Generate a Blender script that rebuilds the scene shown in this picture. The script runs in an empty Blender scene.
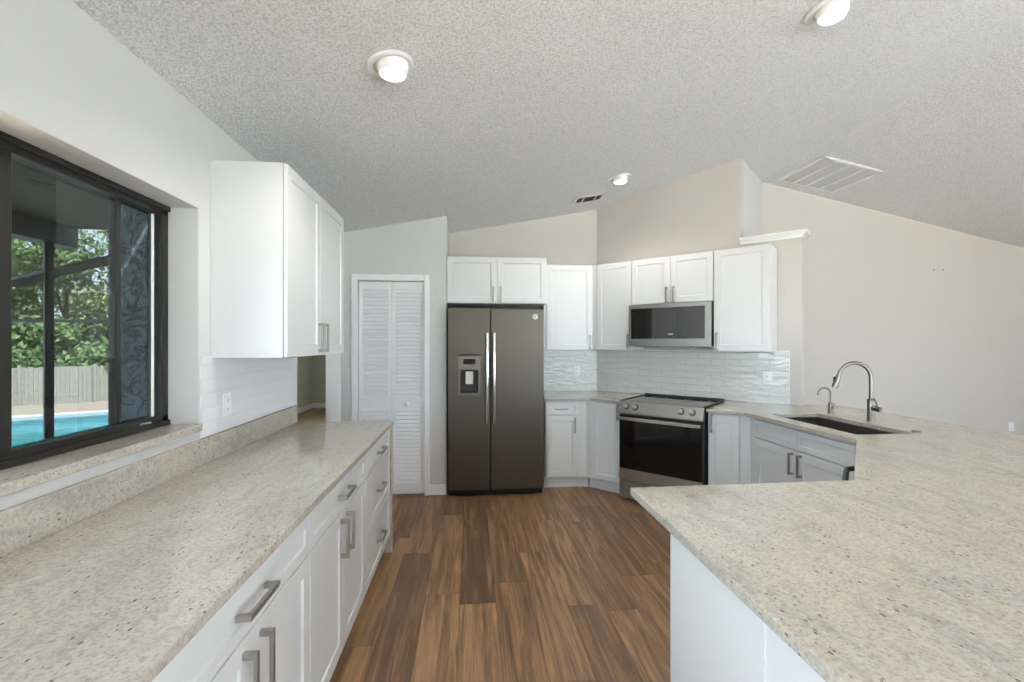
import bpy, bmesh, math, random
from mathutils import Vector, Matrix
R = math.radians
PI = math.pi
random.seed(7)
S = bpy.context.scene
COL = S.collection

# ------------------------------------------------------------------ camera
cam_d = bpy.data.cameras.new('camera')
cam = bpy.data.objects.new('camera', cam_d)
COL.objects.link(cam)
cam.location = (0, 0, 1.46)
cam.rotation_euler = (R(90), 0, R(-5.31))
cam_d.sensor_width = 36
cam_d.lens = 453 / 1024 * 36
cam_d.shift_y = 2.2 / 1024
cam_d.clip_start = 0.02
cam_d.clip_end = 200
S.camera = cam

# ------------------------------------------------------------------ colour management
S.view_settings.view_transform = 'Standard'
S.view_settings.look = 'None'
S.view_settings.gamma = 1
S.view_settings.use_curve_mapping = False
S.view_settings.exposure = 1.2

# ------------------------------------------------------------------ world, sun, daylight
W = bpy.data.worlds.new('sky')
S.world = W
W.use_nodes = True
wn = W.node_tree
wn.nodes.clear()
w_out = wn.nodes.new('ShaderNodeOutputWorld')
w_bg = wn.nodes.new('ShaderNodeBackground')
w_bg.inputs['Color'].default_value = (0.71, 0.85, 1.0, 1)
w_bg.inputs['Strength'].default_value = 5.0
wn.links.new(w_bg.outputs[0], w_out.inputs[0])

sun_d = bpy.data.lights.new('sun', 'SUN')
sun_d.energy = 22.0
sun_d.color = (1.0, 0.99, 0.97)
sun_d.angle = R(0.6)
sun = bpy.data.objects.new('sun', sun_d)
COL.objects.link(sun)
sun.location = (3, -3, 12)
sun.rotation_euler = Vector((-0.45, 0.35, -0.85)).to_track_quat('-Z', 'Y').to_euler()


# ------------------------------------------------------------------ helpers: colours and nodes


def srgb(r, g, b):
    def f(c):
        c /= 255
        return c / 12.92 if c <= 0.04045 else ((c + 0.055) / 1.055) ** 2.4
    return (f(r), f(g), f(b), 1)


class NT:
    def __init__(self, name):
        self.m = bpy.data.materials.new(name)
        self.m.use_nodes = True
        self.t = self.m.node_tree
        self.p = self.t.nodes['Principled BSDF']
        self.out = self.t.nodes['Material Output']

    def n(self, typ, **kw):
        nd = self.t.nodes.new(typ)
        for k, v in kw.items():
            setattr(nd, k, v)
        return nd

    def link(self, a, b):
        self.t.links.new(a, b)

    def put(self, sock, v):
        if isinstance(v, bpy.types.NodeSocket):
            self.link(v, sock)
        else:
            sock.default_value = v

    def math(self, op, a, b=0.0, c=None):
        nd = self.n('ShaderNodeMath', operation=op)
        self.put(nd.inputs[0], a)
        self.put(nd.inputs[1], b)
        if c is not None:
            self.put(nd.inputs[2], c)
        return nd.outputs[0]

    def coord(self):
        return self.n('ShaderNodeTexCoord').outputs['Object']

    def mapping(self, v, scale=(1, 1, 1), rot=(0, 0, 0), loc=(0, 0, 0)):
        nd = self.n('ShaderNodeMapping')
        self.link(v, nd.inputs['Vector'])
        nd.inputs['Scale'].default_value = scale
        nd.inputs['Rotation'].default_value = rot
        nd.inputs['Location'].default_value = loc
        return nd.outputs[0]

    def noise(self, v, scale, detail=4, rough=0.55, dist=0.0):
        nd = self.n('ShaderNodeTexNoise')
        self.link(v, nd.inputs['Vector'])
        nd.inputs['Scale'].default_value = scale
        nd.inputs['Detail'].default_value = detail
        nd.inputs['Roughness'].default_value = rough
        nd.inputs['Distortion'].default_value = dist
        return nd.outputs['Fac']

    def voronoi(self, v, scale, rand=1.0):
        nd = self.n('ShaderNodeTexVoronoi')
        self.link(v, nd.inputs['Vector'])
        nd.inputs['Scale'].default_value = scale
        nd.inputs['Randomness'].default_value = rand
        return nd

    def ramp(self, v, stops):
        nd = self.n('ShaderNodeValToRGB')
        el = nd.color_ramp.elements
        while len(el) < len(stops):
            el.new(0.5)
        for e, (pos, c) in zip(el, stops):
            e.position = pos
            e.color = c if hasattr(c, '__len__') else (c, c, c, 1)
        self.link(v, nd.inputs[0])
        return nd.outputs['Color']

    def mix(self, f, a, b, mode='MIX'):
        nd = self.n('ShaderNodeMix', data_type='RGBA', blend_type=mode)
        self.put(nd.inputs[0], f)
        self.put(nd.inputs[6], a)
        self.put(nd.inputs[7], b)
        return nd.outputs[2]

    def bump(self, h, strength=0.5, dist=0.01, normal=None):
        nd = self.n('ShaderNodeBump')
        self.link(h, nd.inputs['Height'])
        nd.inputs['Strength'].default_value = strength
        nd.inputs['Distance'].default_value = dist
        if normal is not None:
            self.link(normal, nd.inputs['Normal'])
        return nd.outputs[0]

    def set(self, color=None, rough=None, metal=None, normal=None, **kw):
        if color is not None:
            self.put(self.p.inputs['Base Color'], color)
        if rough is not None:
            self.put(self.p.inputs['Roughness'], rough)
        if metal is not None:
            self.p.inputs['Metallic'].default_value = metal
        if normal is not None:
            self.link(normal, self.p.inputs['Normal'])
        for k, v in kw.items():
            self.put(self.p.inputs[k.replace('_', ' ')], v)
        return self.m


def paint(name, c, rough=0.5, bumpy=0.0, scale=60):
    t = NT(name)
    v = t.coord()
    n = t.noise(v, 4, 3)
    c2 = tuple(x * 0.97 for x in c[:3]) + (1,)
    col = t.mix(n, c, c2)
    kw = {}
    if bumpy:
        kw['normal'] = t.bump(t.noise(v, scale, 4), bumpy, 0.004)
    return t.set(col, rough, **kw)


def metal(name, c, rough=0.3, brush=(1, 1, 60), amt=0.12):
    t = NT(name)
    v = t.mapping(t.coord(), brush)
    n = t.noise(v, 12, 3)
    rr = t.math('MULTIPLY_ADD', n, amt, rough - amt / 2)
    col = t.mix(n, c, tuple(x * 0.95 for x in c[:3]) + (1,))
    return t.set(col, rr, 1.0)


M = {}
M['wall'] = paint('wall_white_paint', srgb(207, 206, 204), 0.6, 0.12, 70)
M['wall_beige'] = paint('wall_beige_paint', srgb(201, 194, 187), 0.6, 0.12, 70)
M['olive'] = paint('wall_olive_paint', srgb(190, 189, 176), 0.7)
M['trim'] = paint('trim_white_paint', srgb(238, 238, 238), 0.35)
M['cab'] = paint('cabinet_white_lacquer', srgb(217, 217, 217), 0.3)
M['door_paint'] = paint('door_white_paint', srgb(236, 237, 238), 0.4)
M['plastic'] = paint('white_plastic', srgb(240, 240, 240), 0.3)
M['nickel'] = metal('brushed_nickel', srgb(172, 169, 165), 0.46, (1, 1, 1), 0.05)
M['faucet'] = metal('dark_brushed_nickel', srgb(132, 126, 120), 0.3, (1, 1, 1), 0.05)
M['steel'] = metal('stainless_steel', srgb(172, 170, 167), 0.36, (1, 1, 40), 0.05)
M['chrome_bar'] = metal('bright_steel_bar', srgb(214, 213, 210), 0.16, (1, 1, 1), 0.05)
M['slate'] = metal('slate_grey_steel', srgb(98, 92, 84), 0.42, (1, 1, 40), 0.06)
M['slate_dark'] = paint('dark_grey_case', srgb(52, 49, 46), 0.5)
M['black'] = paint('black_plastic', srgb(16, 16, 17), 0.4)
M['rubber'] = paint('black_rubber', srgb(10, 10, 10), 0.8)
M['bronze'] = paint('dark_bronze_aluminium', srgb(30, 28, 26), 0.4)
M['patio_dark'] = paint('dark_bronze_paint', srgb(40, 46, 46), 0.5)
M['sinkm'] = paint('dark_sink_composite', srgb(62, 60, 57), 0.5)


def m_gloss_black():
    t = NT('black_glass')
    v = t.coord()
    n = t.noise(v, 3, 2)
    return t.set(t.mix(n, srgb(9, 9, 10), srgb(12, 12, 13)), 0.03, Specular_IOR_Level=0.5)


M['bglass'] = m_gloss_black()


def m_mirror_glass():
    t = NT('mirrored_dark_glass')
    v = t.coord()
    n = t.noise(v, 3, 2)
    return t.set(t.mix(n, srgb(22, 22, 23), srgb(25, 25, 26)), 0.02, IOR=1.9)


M['mglass'] = m_mirror_glass()


def m_cooktop():
    t = NT('ceramic_cooktop')
    v = t.coord()
    n = t.noise(v, 300, 2)
    return t.set(t.mix(n, srgb(30, 30, 31), srgb(44, 44, 45)), 0.06)


M['cooktop'] = m_cooktop()


def m_emit(name, c, s):
    t = NT(name)
    t.set(c, 0.4)
    t.p.inputs['Emission Color'].default_value = c
    t.p.inputs['Emission Strength'].default_value = s
    return t.m


M['lens'] = m_emit('lamp_lens', (1.0, 0.97, 0.93, 1), 2.5)


def m_popcorn():
    t = NT('popcorn_ceiling')
    v = t.coord()
    a = t.noise(v, 95, 3, 0.6)
    b = t.voronoi(v, 120).outputs['Distance']
    hgt = t.math('SUBTRACT', a, t.math('MULTIPLY', b, 0.45))
    col = t.mix(t.ramp(a, [(0.40, 0.0), (0.56, 1.0)]), srgb(228, 228, 229), srgb(253, 253, 254))  # shade of the popcorn relief put into the colour, hollows darker
    return t.set(col, 0.9, normal=t.bump(hgt, 1.0, 0.018))


M['ceiling'] = m_popcorn()


def m_granite(name, rot):
    t = NT(name)
    v0 = t.coord()
    # gentle warp so that the grain flows
    wv = t.n('ShaderNodeTexNoise')
    t.link(v0, wv.inputs['Vector'])
    wv.inputs['Scale'].default_value = 2.2
    wv.inputs['Detail'].default_value = 2
    add = t.n('ShaderNodeVectorMath', operation='MULTIPLY_ADD')
    t.link(wv.outputs['Color'], add.inputs[0])
    add.inputs[1].default_value = (0.22, 0.22, 0.22)
    t.link(v0, add.inputs[2])
    v = add.outputs[0]
    flow = t.mapping(v, (9, 2.2, 9), (0, 0, rot))
    cloud = t.noise(t.mapping(v, (2.6, 1.0, 2.6), (0, 0, rot)), 2.4, 5, 0.6)
    col = t.ramp(cloud, [(0.28, srgb(164, 158, 150)), (0.44, srgb(186, 178, 166)), (0.58, srgb(191, 182, 168)), (0.72, srgb(175, 170, 163))])
    streak = t.noise(flow, 3.0, 6, 0.65)
    col = t.mix(t.math('MULTIPLY', t.ramp(streak, [(0.53, 0.0), (0.66, 1.0)]), 0.38), col, srgb(138, 132, 126))
    col = t.mix(t.math('MULTIPLY', t.ramp(streak, [(0.28, 1.0), (0.44, 0.0)]), 0.4), col, srgb(208, 202, 193))
    fine = t.noise(v0, 120, 4, 0.75)
    col = t.mix(t.math('MULTIPLY', t.ramp(fine, [(0.38, 1.0), (0.52, 0.0)]), 0.5), col, srgb(124, 116, 108))
    med = t.noise(v0, 55, 4, 0.7)
    col = t.mix(t.math('MULTIPLY', t.ramp(med, [(0.52, 0.0), (0.66, 1.0)]), 0.36), col, srgb(210, 203, 192))
    # dark mineral specks in drifts
    drift = t.noise(t.mapping(v, (5, 1.6, 5), (0, 0, rot)), 2.0, 4, 0.6)
    mask = t.ramp(drift, [(0.48, 0.35), (0.66, 1.0)])
    sv = t.mapping(v0, (1.0, 0.55, 1.0), (0, 0, rot))
    for sc, size, keep, colr in ((110, 0.34, 0.52, srgb(92, 85, 80)), (46, 0.19, 0.72, srgb(58, 50, 48)), (72, 0.28, 0.62, srgb(118, 102, 92))):
        vo = t.voronoi(sv, sc)
        sep = t.n('ShaderNodeSeparateColor')
        t.link(vo.outputs['Color'], sep.inputs[0])
        near = t.math('LESS_THAN', vo.outputs['Distance'], t.math('MULTIPLY', sep.outputs[1], size))
        pick = t.math('GREATER_THAN', t.math('ADD', sep.outputs[0], t.math('MULTIPLY', t.math('SUBTRACT', mask, 1.0), 0.6)), keep)
        f = t.math('MULTIPLY', t.math('MULTIPLY', near, pick), 0.85)
        col = t.mix(f, col, colr)
    return t.set(col, 0.05, Specular_IOR_Level=0.5)


M['granite'] = m_granite('river_granite_left', R(66))
M['granite_l'] = m_granite('river_granite_right', R(10))


def m_floor():
    t = NT('wood_plank_floor')
    v = t.coord()
    sep = t.n('ShaderNodeSeparateXYZ')
    t.link(v, sep.inputs[0])
    X, Y = sep.outputs[0], sep.outputs[1]
    wd, ln = 0.2, 1.22
    xr = t.math('DIVIDE', t.math('ADD', X, 0.055), wd)
    row = t.math('FLOOR', xr)
    wn1 = t.n('ShaderNodeTexWhiteNoise', noise_dimensions='1D')
    t.link(row, wn1.inputs['W'])
    yr = t.math('ADD', t.math('DIVIDE', Y, ln), t.math('MULTIPLY', wn1.outputs['Value'], 5.0))
    colm = t.math('FLOOR', yr)
    cmb = t.n('ShaderNodeCombineXYZ')
    t.link(row, cmb.inputs[0])
    t.link(colm, cmb.inputs[1])
    wn2 = t.n('ShaderNodeTexWhiteNoise', noise_dimensions='2D')
    t.link(cmb.outputs[0], wn2.inputs['Vector'])
    rnd = wn2.outputs['Value']
    base = t.ramp(rnd, [(0.0, srgb(122, 93, 68)), (0.3, srgb(148, 112, 81)), (0.6, srgb(164, 127, 92)), (1.0, srgb(178, 140, 102))])
    # grain along the plank, shifted for every plank
    gx = t.math('ADD', X, t.math('MULTIPLY', rnd, 37.0))
    gy = t.math('ADD', Y, t.math('MULTIPLY', rnd, 91.0))
    gv = t.n('ShaderNodeCombineXYZ')
    t.link(gx, gv.inputs[0])
    t.link(gy, gv.inputs[1])
    g1 = t.noise(t.mapping(gv.outputs[0], (14, 0.9, 1)), 1.6, 6, 0.62, 0.6)
    g2 = t.noise(t.mapping(gv.outputs[0], (90, 3.0, 1)), 1.5, 4, 0.6)
    col = t.mix(t.ramp(g1, [(0.36, 0.75), (0.56, 0.0)]), base, srgb(96, 74, 57))
    col = t.mix(t.ramp(g1, [(0.52, 0.0), (0.72, 0.55)]), col, srgb(206, 156, 108))
    col = t.mix(t.math('MULTIPLY', t.ramp(g2, [(0.4, 1.0), (0.6, 0.0)]), 0.30), col, srgb(92, 72, 60))
    fx = t.math('FRACT', xr)
    fy = t.math('FRACT', yr)
    ex = t.math('LESS_THAN', t.math('MINIMUM', fx, t.math('SUBTRACT', 1.0, fx)), 0.008)
    ey = t.math('LESS_THAN', t.math('MINIMUM', fy, t.math('SUBTRACT', 1.0, fy)), 0.0016)
    joint = t.math('MAXIMUM', ex, ey)
    col = t.mix(t.math('MULTIPLY', joint, 0.45), col, srgb(44, 32, 26))
    nrm = t.bump(t.math('SUBTRACT', t.math('MULTIPLY', g2, 0.12), joint), 0.25, 0.002)
    return t.set(col, t.math('MULTIPLY_ADD', g2, 0.12, 0.36), normal=nrm)


M['floor'] = m_floor()


def m_tile(name, c, wave, grout=srgb(180, 180, 175)):
    # local coordinates of the tiled panel: x along the wall, z up
    t = NT(name)
    v = t.coord()
    sep = t.n('ShaderNodeSeparateXYZ')
    t.link(v, sep.inputs[0])
    cmb = t.n('ShaderNodeCombineXYZ')
    t.link(sep.outputs[0], cmb.inputs[0])
    t.link(sep.outputs[2], cmb.inputs[1])
    br = t.n('ShaderNodeTexBrick')
    t.link(cmb.outputs[0], br.inputs['Vector'])
    br.offset = 0.5
    br.inputs['Color1'].default_value = c
    br.inputs['Color2'].default_value = tuple(x * 0.97 for x in c[:3]) + (1,)
    br.inputs['Mortar'].default_value = grout
    br.inputs['Scale'].default_value = 1
    br.inputs['Mortar Size'].default_value = 0.0022
    br.inputs['Mortar Smooth'].default_value = 0.3
    br.inputs['Brick Width'].default_value = 0.25
    br.inputs['Row Height'].default_value = 0.0655
    nz = t.noise(t.mapping(cmb.outputs[0], (0.55, 1.5, 1)), 17, 1, 0.4)
    n1 = t.bump(nz, wave, 0.009)
    n2 = t.bump(t.math('SUBTRACT', 1.0, br.outputs['Fac']), 0.6, 0.002, n1)
    rr = t.math('MULTIPLY_ADD', br.outputs['Fac'], 0.5, 0.06)
    return t.set(br.outputs['Color'], rr, normal=n2)


M['tile'] = m_tile('subway_tile_glaze', srgb(220, 219, 213), 0.9)
M['tile_flat'] = m_tile('subway_tile_satin', srgb(232, 233, 235), 0.12, srgb(213, 214, 216))


def m_window_glass(name, tint):
    t = NT(name)
    t.t.nodes.remove(t.p)
    tr = t.n('ShaderNodeBsdfTransparent')
    tr.inputs[0].default_value = tint
    gl = t.n('ShaderNodeBsdfGlossy')
    gl.inputs['Roughness'].default_value = 0.01
    fr = t.n('ShaderNodeFresnel')
    fr.inputs[0].default_value = 1.45
    mx = t.n('ShaderNodeMixShader')
    ge = t.n('ShaderNodeNewGeometry')
    t.link(t.math('MULTIPLY', fr.outputs[0], t.math('SUBTRACT', 1.0, ge.outputs['Backfacing'])), mx.inputs[0])
    t.link(tr.outputs[0], mx.inputs[1])
    t.link(gl.outputs[0], mx.inputs[2])
    t.link(mx.outputs[0], t.out.inputs[0])
    return t.m


M['tint_glass'] = m_window_glass('tinted_window_glass', (0.272, 0.288, 0.288, 1))
M['clear_glass'] = m_window_glass('clear_door_glass', (0.92, 0.95, 0.95, 1))


def m_stucco():
    t = NT('dark_blue_stucco')
    v = t.coord()
    n = t.noise(v, 13, 4, 0.55, 1.2)
    r = t.ramp(n, [(0.44, 0.0), (0.54, 1.0)])
    col = t.mix(t.noise(v, 5, 3), srgb(112, 136, 152), srgb(124, 148, 162))
    return t.set(col, 0.85, normal=t.bump(r, 1.0, 0.04))


M['stucco'] = m_stucco()


def m_ground(name, a, b, sc, bumpd=0.0):
    t = NT(name)
    v = t.coord()
    n = t.noise(v, sc, 5, 0.6)
    kw = {}
    if bumpd:
        kw['normal'] = t.bump(n, 0.8, bumpd)
    return t.set(t.mix(n, a, b), 0.9, **kw)


M['deck'] = m_ground('patio_concrete', srgb(210, 192, 172), srgb(222, 204, 184), 8)
M['terrace'] = m_ground('terrace_bounce_white', srgb(222, 221, 219), srgb(234, 233, 231), 8)  # near white so the unseen terrace bounces daylight up to the ceiling
M['lawn'] = m_ground('dry_lawn', srgb(110, 120, 70), srgb(168, 150, 110), 3, 0.05)
M['fence'] = m_ground('weathered_fence_wood', srgb(164, 157, 152), srgb(196, 189, 184), 6)
M['bark'] = m_ground('tree_bark', srgb(70, 60, 50), srgb(112, 100, 86), 12, 0.03)
M['pool_tile'] = m_ground('pool_waterline_tile', srgb(120, 170, 200), srgb(226, 236, 240), 26)
M['pool_shell'] = m_ground('pool_plaster', srgb(110, 188, 196), srgb(130, 202, 208), 5)
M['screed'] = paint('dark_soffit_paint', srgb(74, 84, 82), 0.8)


def m_water():
    t = NT('pool_water')
    v = t.coord()
    n = t.noise(t.mapping(v, (1, 1, 1)), 5, 3)
    col = t.mix(n, srgb(40, 136, 146), srgb(80, 170, 176))
    return t.set(col, 0.06, normal=t.bump(n, 0.25, 0.05))


M['water'] = m_water()


def m_leaf(name, a, b):
    t = NT(name)
    v = t.coord()
    n = t.noise(v, 2.5, 4, 0.7)
    col = t.mix(t.ramp(n, [(0.35, 0.0), (0.65, 1.0)]), a, b)
    return t.set(col, 0.6, Transmission_Weight=0.0)


M['leaf_a'] = m_leaf('leaf_mid_green', srgb(104, 132, 76), srgb(186, 202, 140))
M['leaf_b'] = m_leaf('leaf_dark_green', srgb(76, 104, 62), srgb(146, 168, 108))
M['leaf_c'] = m_leaf('leaf_yellow_green', srgb(150, 164, 96), srgb(208, 214, 156))

# ------------------------------------------------------------------ helpers: meshes


class MB:
    """collects shapes into ONE mesh object"""

    def __init__(self):
        self.bm = bmesh.new()

    def box(self, x0, x1, y0, y1, z0, z1, mat=None):
        x0, x1 = min(x0, x1), max(x0, x1)
        y0, y1 = min(y0, y1), max(y0, y1)
        z0, z1 = min(z0, z1), max(z0, z1)
        vs = [self.bm.verts.new(p) for p in ((x0, y0, z0), (x1, y0, z0), (x1, y1, z0), (x0, y1, z0), (x0, y0, z1), (x1, y0, z1), (x1, y1, z1), (x0, y1, z1))]
        if mat is not None:
            for v in vs:
                v.co = mat @ v.co
        for f in ((0, 3, 2, 1), (4, 5, 6, 7), (0, 1, 5, 4), (1, 2, 6, 5), (2, 3, 7, 6), (3, 0, 4, 7)):
            self.bm.faces.new([vs[i] for i in f])
        return self

    def quad(self, *pts):
        self.bm.faces.new([self.bm.verts.new(p) for p in pts])
        return self

    def prism(self, poly, z0, z1):
        """poly: counter-clockwise list of (x, y)"""
        b = [self.bm.verts.new((x, y, z0)) for x, y in poly]
        t = [self.bm.verts.new((x, y, z1)) for x, y in poly]
        n = len(poly)
        self.bm.faces.new(b[::-1])
        self.bm.faces.new(t)
        for i in range(n):
            self.bm.faces.new((b[i], b[(i + 1) % n], t[(i + 1) % n], t[i]))
        return self

    def hole_prism(self, poly, holes, z0, z1):
        edges, loops = [], []
        for lp in [poly] + holes:
            vs = [self.bm.verts.new((x, y, z1)) for x, y in lp]
            loops.append(vs)
            for i in range(len(vs)):
                edges.append(self.bm.edges.new((vs[i], vs[(i + 1) % len(vs)])))
        r = bmesh.ops.triangle_fill(self.bm, edges=edges, use_beauty=True, normal=(0, 0, 1))
        top = [g for g in r['geom'] if isinstance(g, bmesh.types.BMFace)]
        ret = bmesh.ops.extrude_face_region(self.bm, geom=top)
        low = [g for g in ret['geom'] if isinstance(g, bmesh.types.BMVert)]
        for v in low:
            v.co.z = z0
        bmesh.ops.recalc_face_normals(self.bm, faces=self.bm.faces[:])
        return self

    def cyl(self, p0, p1, r0, r1=None, seg=24, caps=True):
        return self.tube([p0, p1], [r0, r0 if r1 is None else r1], seg, caps)

    def tube(self, pts, rad, seg=16, caps=True):
        pts = [Vector(p) for p in pts]
        if not hasattr(rad, '__len__'):
            rad = [rad] * len(pts)
        rings = []
        up = None
        for i, p in enumerate(pts):
            a = pts[max(i - 1, 0)]
            b = pts[min(i + 1, len(pts) - 1)]
            d = (b - a)
            if d.length < 1e-9:
                d = Vector((0, 0, 1))
            d.normalize()
            if up is None:
                up = Vector((1, 0, 0)) if abs(d.x) < 0.9 else Vector((0, 1, 0))
            up = (up - d * up.dot(d)).normalized()
            w = d.cross(up)
            rings.append([self.bm.verts.new(p + (up * math.cos(2 * PI * k / seg) + w * math.sin(2 * PI * k / seg)) * rad[i]) for k in range(seg)])
        for a, b in zip(rings, rings[1:]):
            for k in range(seg):
                self.bm.faces.new((a[k], a[(k + 1) % seg], b[(k + 1) % seg], b[k]))
        if caps:
            self.bm.faces.new(rings[0][::-1])
            self.bm.faces.new(rings[-1])
        return self

    def lathe(self, prof, seg=32, mat=None, close=False):
        """prof: list of (radius, z); spun about local z"""
        rings = []
        for r, z in prof:
            rings.append([self.bm.verts.new((r * math.cos(2 * PI * k / seg), r * math.sin(2 * PI * k / seg), z)) for k in range(seg)])
        for a, b in zip(rings, rings[1:]):
            for k in range(seg):
                self.bm.faces.new((a[k], a[(k + 1) % seg], b[(k + 1) % seg], b[k]))
        if close:
            for k in range(seg):
                a, b = rings[-1], rings[0]
                self.bm.faces.new((a[k], a[(k + 1) % seg], b[(k + 1) % seg], b[k]))
        else:
            self.bm.faces.new(rings[0][::-1])
            self.bm.faces.new(rings[-1])
        if mat is not None:
            for rg in rings:
                for v in rg:
                    v.co = mat @ v.co
        return self

    def panel(self, x0, x1, z0, z1, y0, th, rail=0.057, rec=0.007):
        """shaker front: front face at y0, thickness th towards +y, recessed centre"""
        bm = self.bm
        i = rail
        b = 0.004

        def ring(dx, y):
            return [bm.verts.new(p) for p in ((x0 + dx, y, z0 + dx), (x1 - dx, y, z0 + dx), (x1 - dx, y, z1 - dx), (x0 + dx, y, z1 - dx))]
        rs = [ring(0, y0 + th), ring(0, y0 + 0.0015), ring(0.0015, y0), ring(i, y0), ring(i + b, y0 + rec)]
        bm.faces.new(rs[0][::-1][::-1])
        for a, c in zip(rs, rs[1:]):
            for k in range(4):
                bm.faces.new((a[k], a[(k + 1) % 4], c[(k + 1) % 4], c[k]))
        bm.faces.new(rs[-1])
        bmesh.ops.recalc_face_normals(bm, faces=bm.faces[:])
        return self

    def build(self, name, mat, parent=None, bevel=0.0, smooth=False, seg=2, loc=None):
        me = bpy.data.meshes.new(name)
        bmesh.ops.recalc_face_normals(self.bm, faces=self.bm.faces[:])
        self.bm.to_mesh(me)
        self.bm.free()
        me.materials.append(mat)
        if smooth:
            for p in me.polygons:
                p.use_smooth = True
            me.set_sharp_from_angle(angle=R(38))
        o = bpy.data.objects.new(name, me)
        COL.objects.link(o)
        if parent is not None:
            o.parent = parent
        if loc is not None:
            o.location = loc
        if bevel:
            md = o.modifiers.new('bevel', 'BEVEL')
            md.width = bevel
            md.segments = seg
            md.limit_method = 'ANGLE'
            md.angle_limit = R(40)
        return o


def tag(o, label, cat, group=None, kind=None):
    if label:
        o['label'] = label
    if cat:
        o['category'] = cat
    if group:
        o['group'] = group
    if kind:
        o['kind'] = kind
    return o


def thing(name, label, cat, loc=(0, 0, 0), rz=0.0, group=None):
    o = bpy.data.objects.new(name, None)
    o.empty_display_size = 0.1
    COL.objects.link(o)
    o.location = loc
    o.rotation_euler = (0, 0, rz)
    return tag(o, label, cat, group)


def struct(o):
    o['kind'] = 'structure'
    return o


def sempty(name, loc=(0, 0, 0), rz=0.0):
    o = bpy.data.objects.new(name, None)
    COL.objects.link(o)
    o.location = loc
    o.rotation_euler = (0, 0, rz)
    o['kind'] = 'structure'
    return o


# ------------------------------------------------------------------ dimensions of the place
LW = -1.207           # kitchen face of the left (window) wall
BW = 5.12             # kitchen back wall
GW = 5.05             # gable wall of the dining side
DG = 6.58             # diagonal stove wall: x + y = DG
CT = 0.914            # counter top height
RX, RZ = 3.40, 3.37   # ridge of the vaulted ceiling


def zl(x):            # left ceiling slope
    return 2.731 + 0.188 * x


def zr(x):            # right ceiling slope
    return RZ - 0.205 * (x - RX)


SQ = math.sqrt(0.5)


def dg(s, d):         # diagonal frame -> world; s along the stove wall, d = x + y
    return ((d + s / SQ) / 2, (d - s / SQ) / 2)


# ------------------------------------------------------------------ floor, ceiling, walls
struct(MB().box(-4.0, 8.4, -4.2, 11.6, -0.06, 0.0).build('floor', M['floor']))

c = MB()
xs0, xs1 = LW - 0.2, 8.3
for (xa, za, xb, zb) in ((xs0, zl(xs0), RX, RZ), (RX, RZ, xs1, zr(xs1))):
    c.quad((xa, -4.2, za), (xb, -4.2, zb), (xb, 5.3, zb), (xa, 5.3, za))
    c.quad((xa, -4.2, za + 0.12), (xa, 5.3, za + 0.12), (xb, 5.3, zb + 0.12), (xb, -4.2, zb + 0.12))
struct(c.build('ceiling', M['ceiling']))

# left wall with the kitchen window and an added, unseen patio door behind the camera
WY0, WY1, WZ0, WZ1 = 0.05, 2.143, 1.07, 2.063
PY0, PY1, PZ1 = -3.7, -0.2, 2.2
w = MB()
wx0, wx1 = LW - 0.2, LW
ztop = zl(LW) + 0.03
w.box(wx0, wx1, -4.2, PY0, 0, ztop)
w.box(wx0, wx1, PY0, PY1, PZ1, ztop)
w.box(wx0, wx1, PY1, WY0, 0, ztop)
w.box(wx0, wx1, WY0, WY1, 0, WZ0)
w.box(wx0, wx1, WY0, WY1, WZ1, ztop)
w.box(wx0, wx1, WY1, 3.285, 0, ztop)
w.box(wx0, wx1, 3.285, 4.41, 2.1, ztop)
struct(w.build('wall_left', M['wall']))

# pantry wall with the bifold opening
AX0, AX1, AZ1 = -1.054, -0.436, 2.055
w = MB()
py0, py1 = 4.41, 4.51


def gable_piece(w, x0, x1, y0, y1, z0):
    vs = [w.bm.verts.new(p) for p in ((x0, y0, z0), (x1, y0, z0), (x1, y1, z0), (x0, y1, z0), (x0, y0, zl(x0) + .03), (x1, y0, zl(x1) + .03), (x1, y1, zl(x1) + .03), (x0, y1, zl(x0) + .03))]
    for f in ((0, 3, 2, 1), (4, 5, 6, 7), (0, 1, 5, 4), (1, 2, 6, 5), (2, 3, 7, 6), (3, 0, 4, 7)):
        w.bm.faces.new([vs[i] for i in f])


gable_piece(w, -1.34, AX0, py0, py1, 0)
gable_piece(w, AX0, AX1, py0, py1, AZ1)
gable_piece(w, AX1, -0.225, py0, py1, 0)
gable_piece(w, -0.325, -0.225, py1, BW + 0.1, 0)
struct(w.build('wall_pantry', M['wall']))

w = MB()
gable_piece(w, -1.5, 1.56, BW, BW + 0.1, 0)
struct(w.build('wall_back', M['wall_beige']))

# diagonal stove wall: full height to s = -1.068, half wall beyond, then the return to the gable
s_full, s_end = -1.068, -0.578
w = MB()
a0, a1 = dg(-2.62, DG), dg(s_full, DG)
b0, b1 = dg(-2.62, DG + 0.16), dg(s_full, DG + 0.16)
vs = [w.bm.verts.new(p) for p in ((*a0, 0), (*a1, 0), (*b1, 0), (*b0, 0), (*a0, zl(a0[0]) + .03), (*a1, zl(a1[0]) + .03), (*b1, zl(b1[0]) + .03), (*b0, zl(b0[0]) + .03))]
for f in ((0, 3, 2, 1), (4, 5, 6, 7), (0, 1, 5, 4), (1, 2, 6, 5), (2, 3, 7, 6), (3, 0, 4, 7)):
    w.bm.faces.new([vs[i] for i in f])
a0, a1 = dg(s_full, DG), dg(s_end, DG)
b0, b1 = dg(s_full, DG + 0.2), dg(s_end, DG + 0.2)
w.prism([a0, a1, b1, b0], 0, 2.40)
struct(w.build('wall_diagonal', M['wall_beige']))
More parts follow.
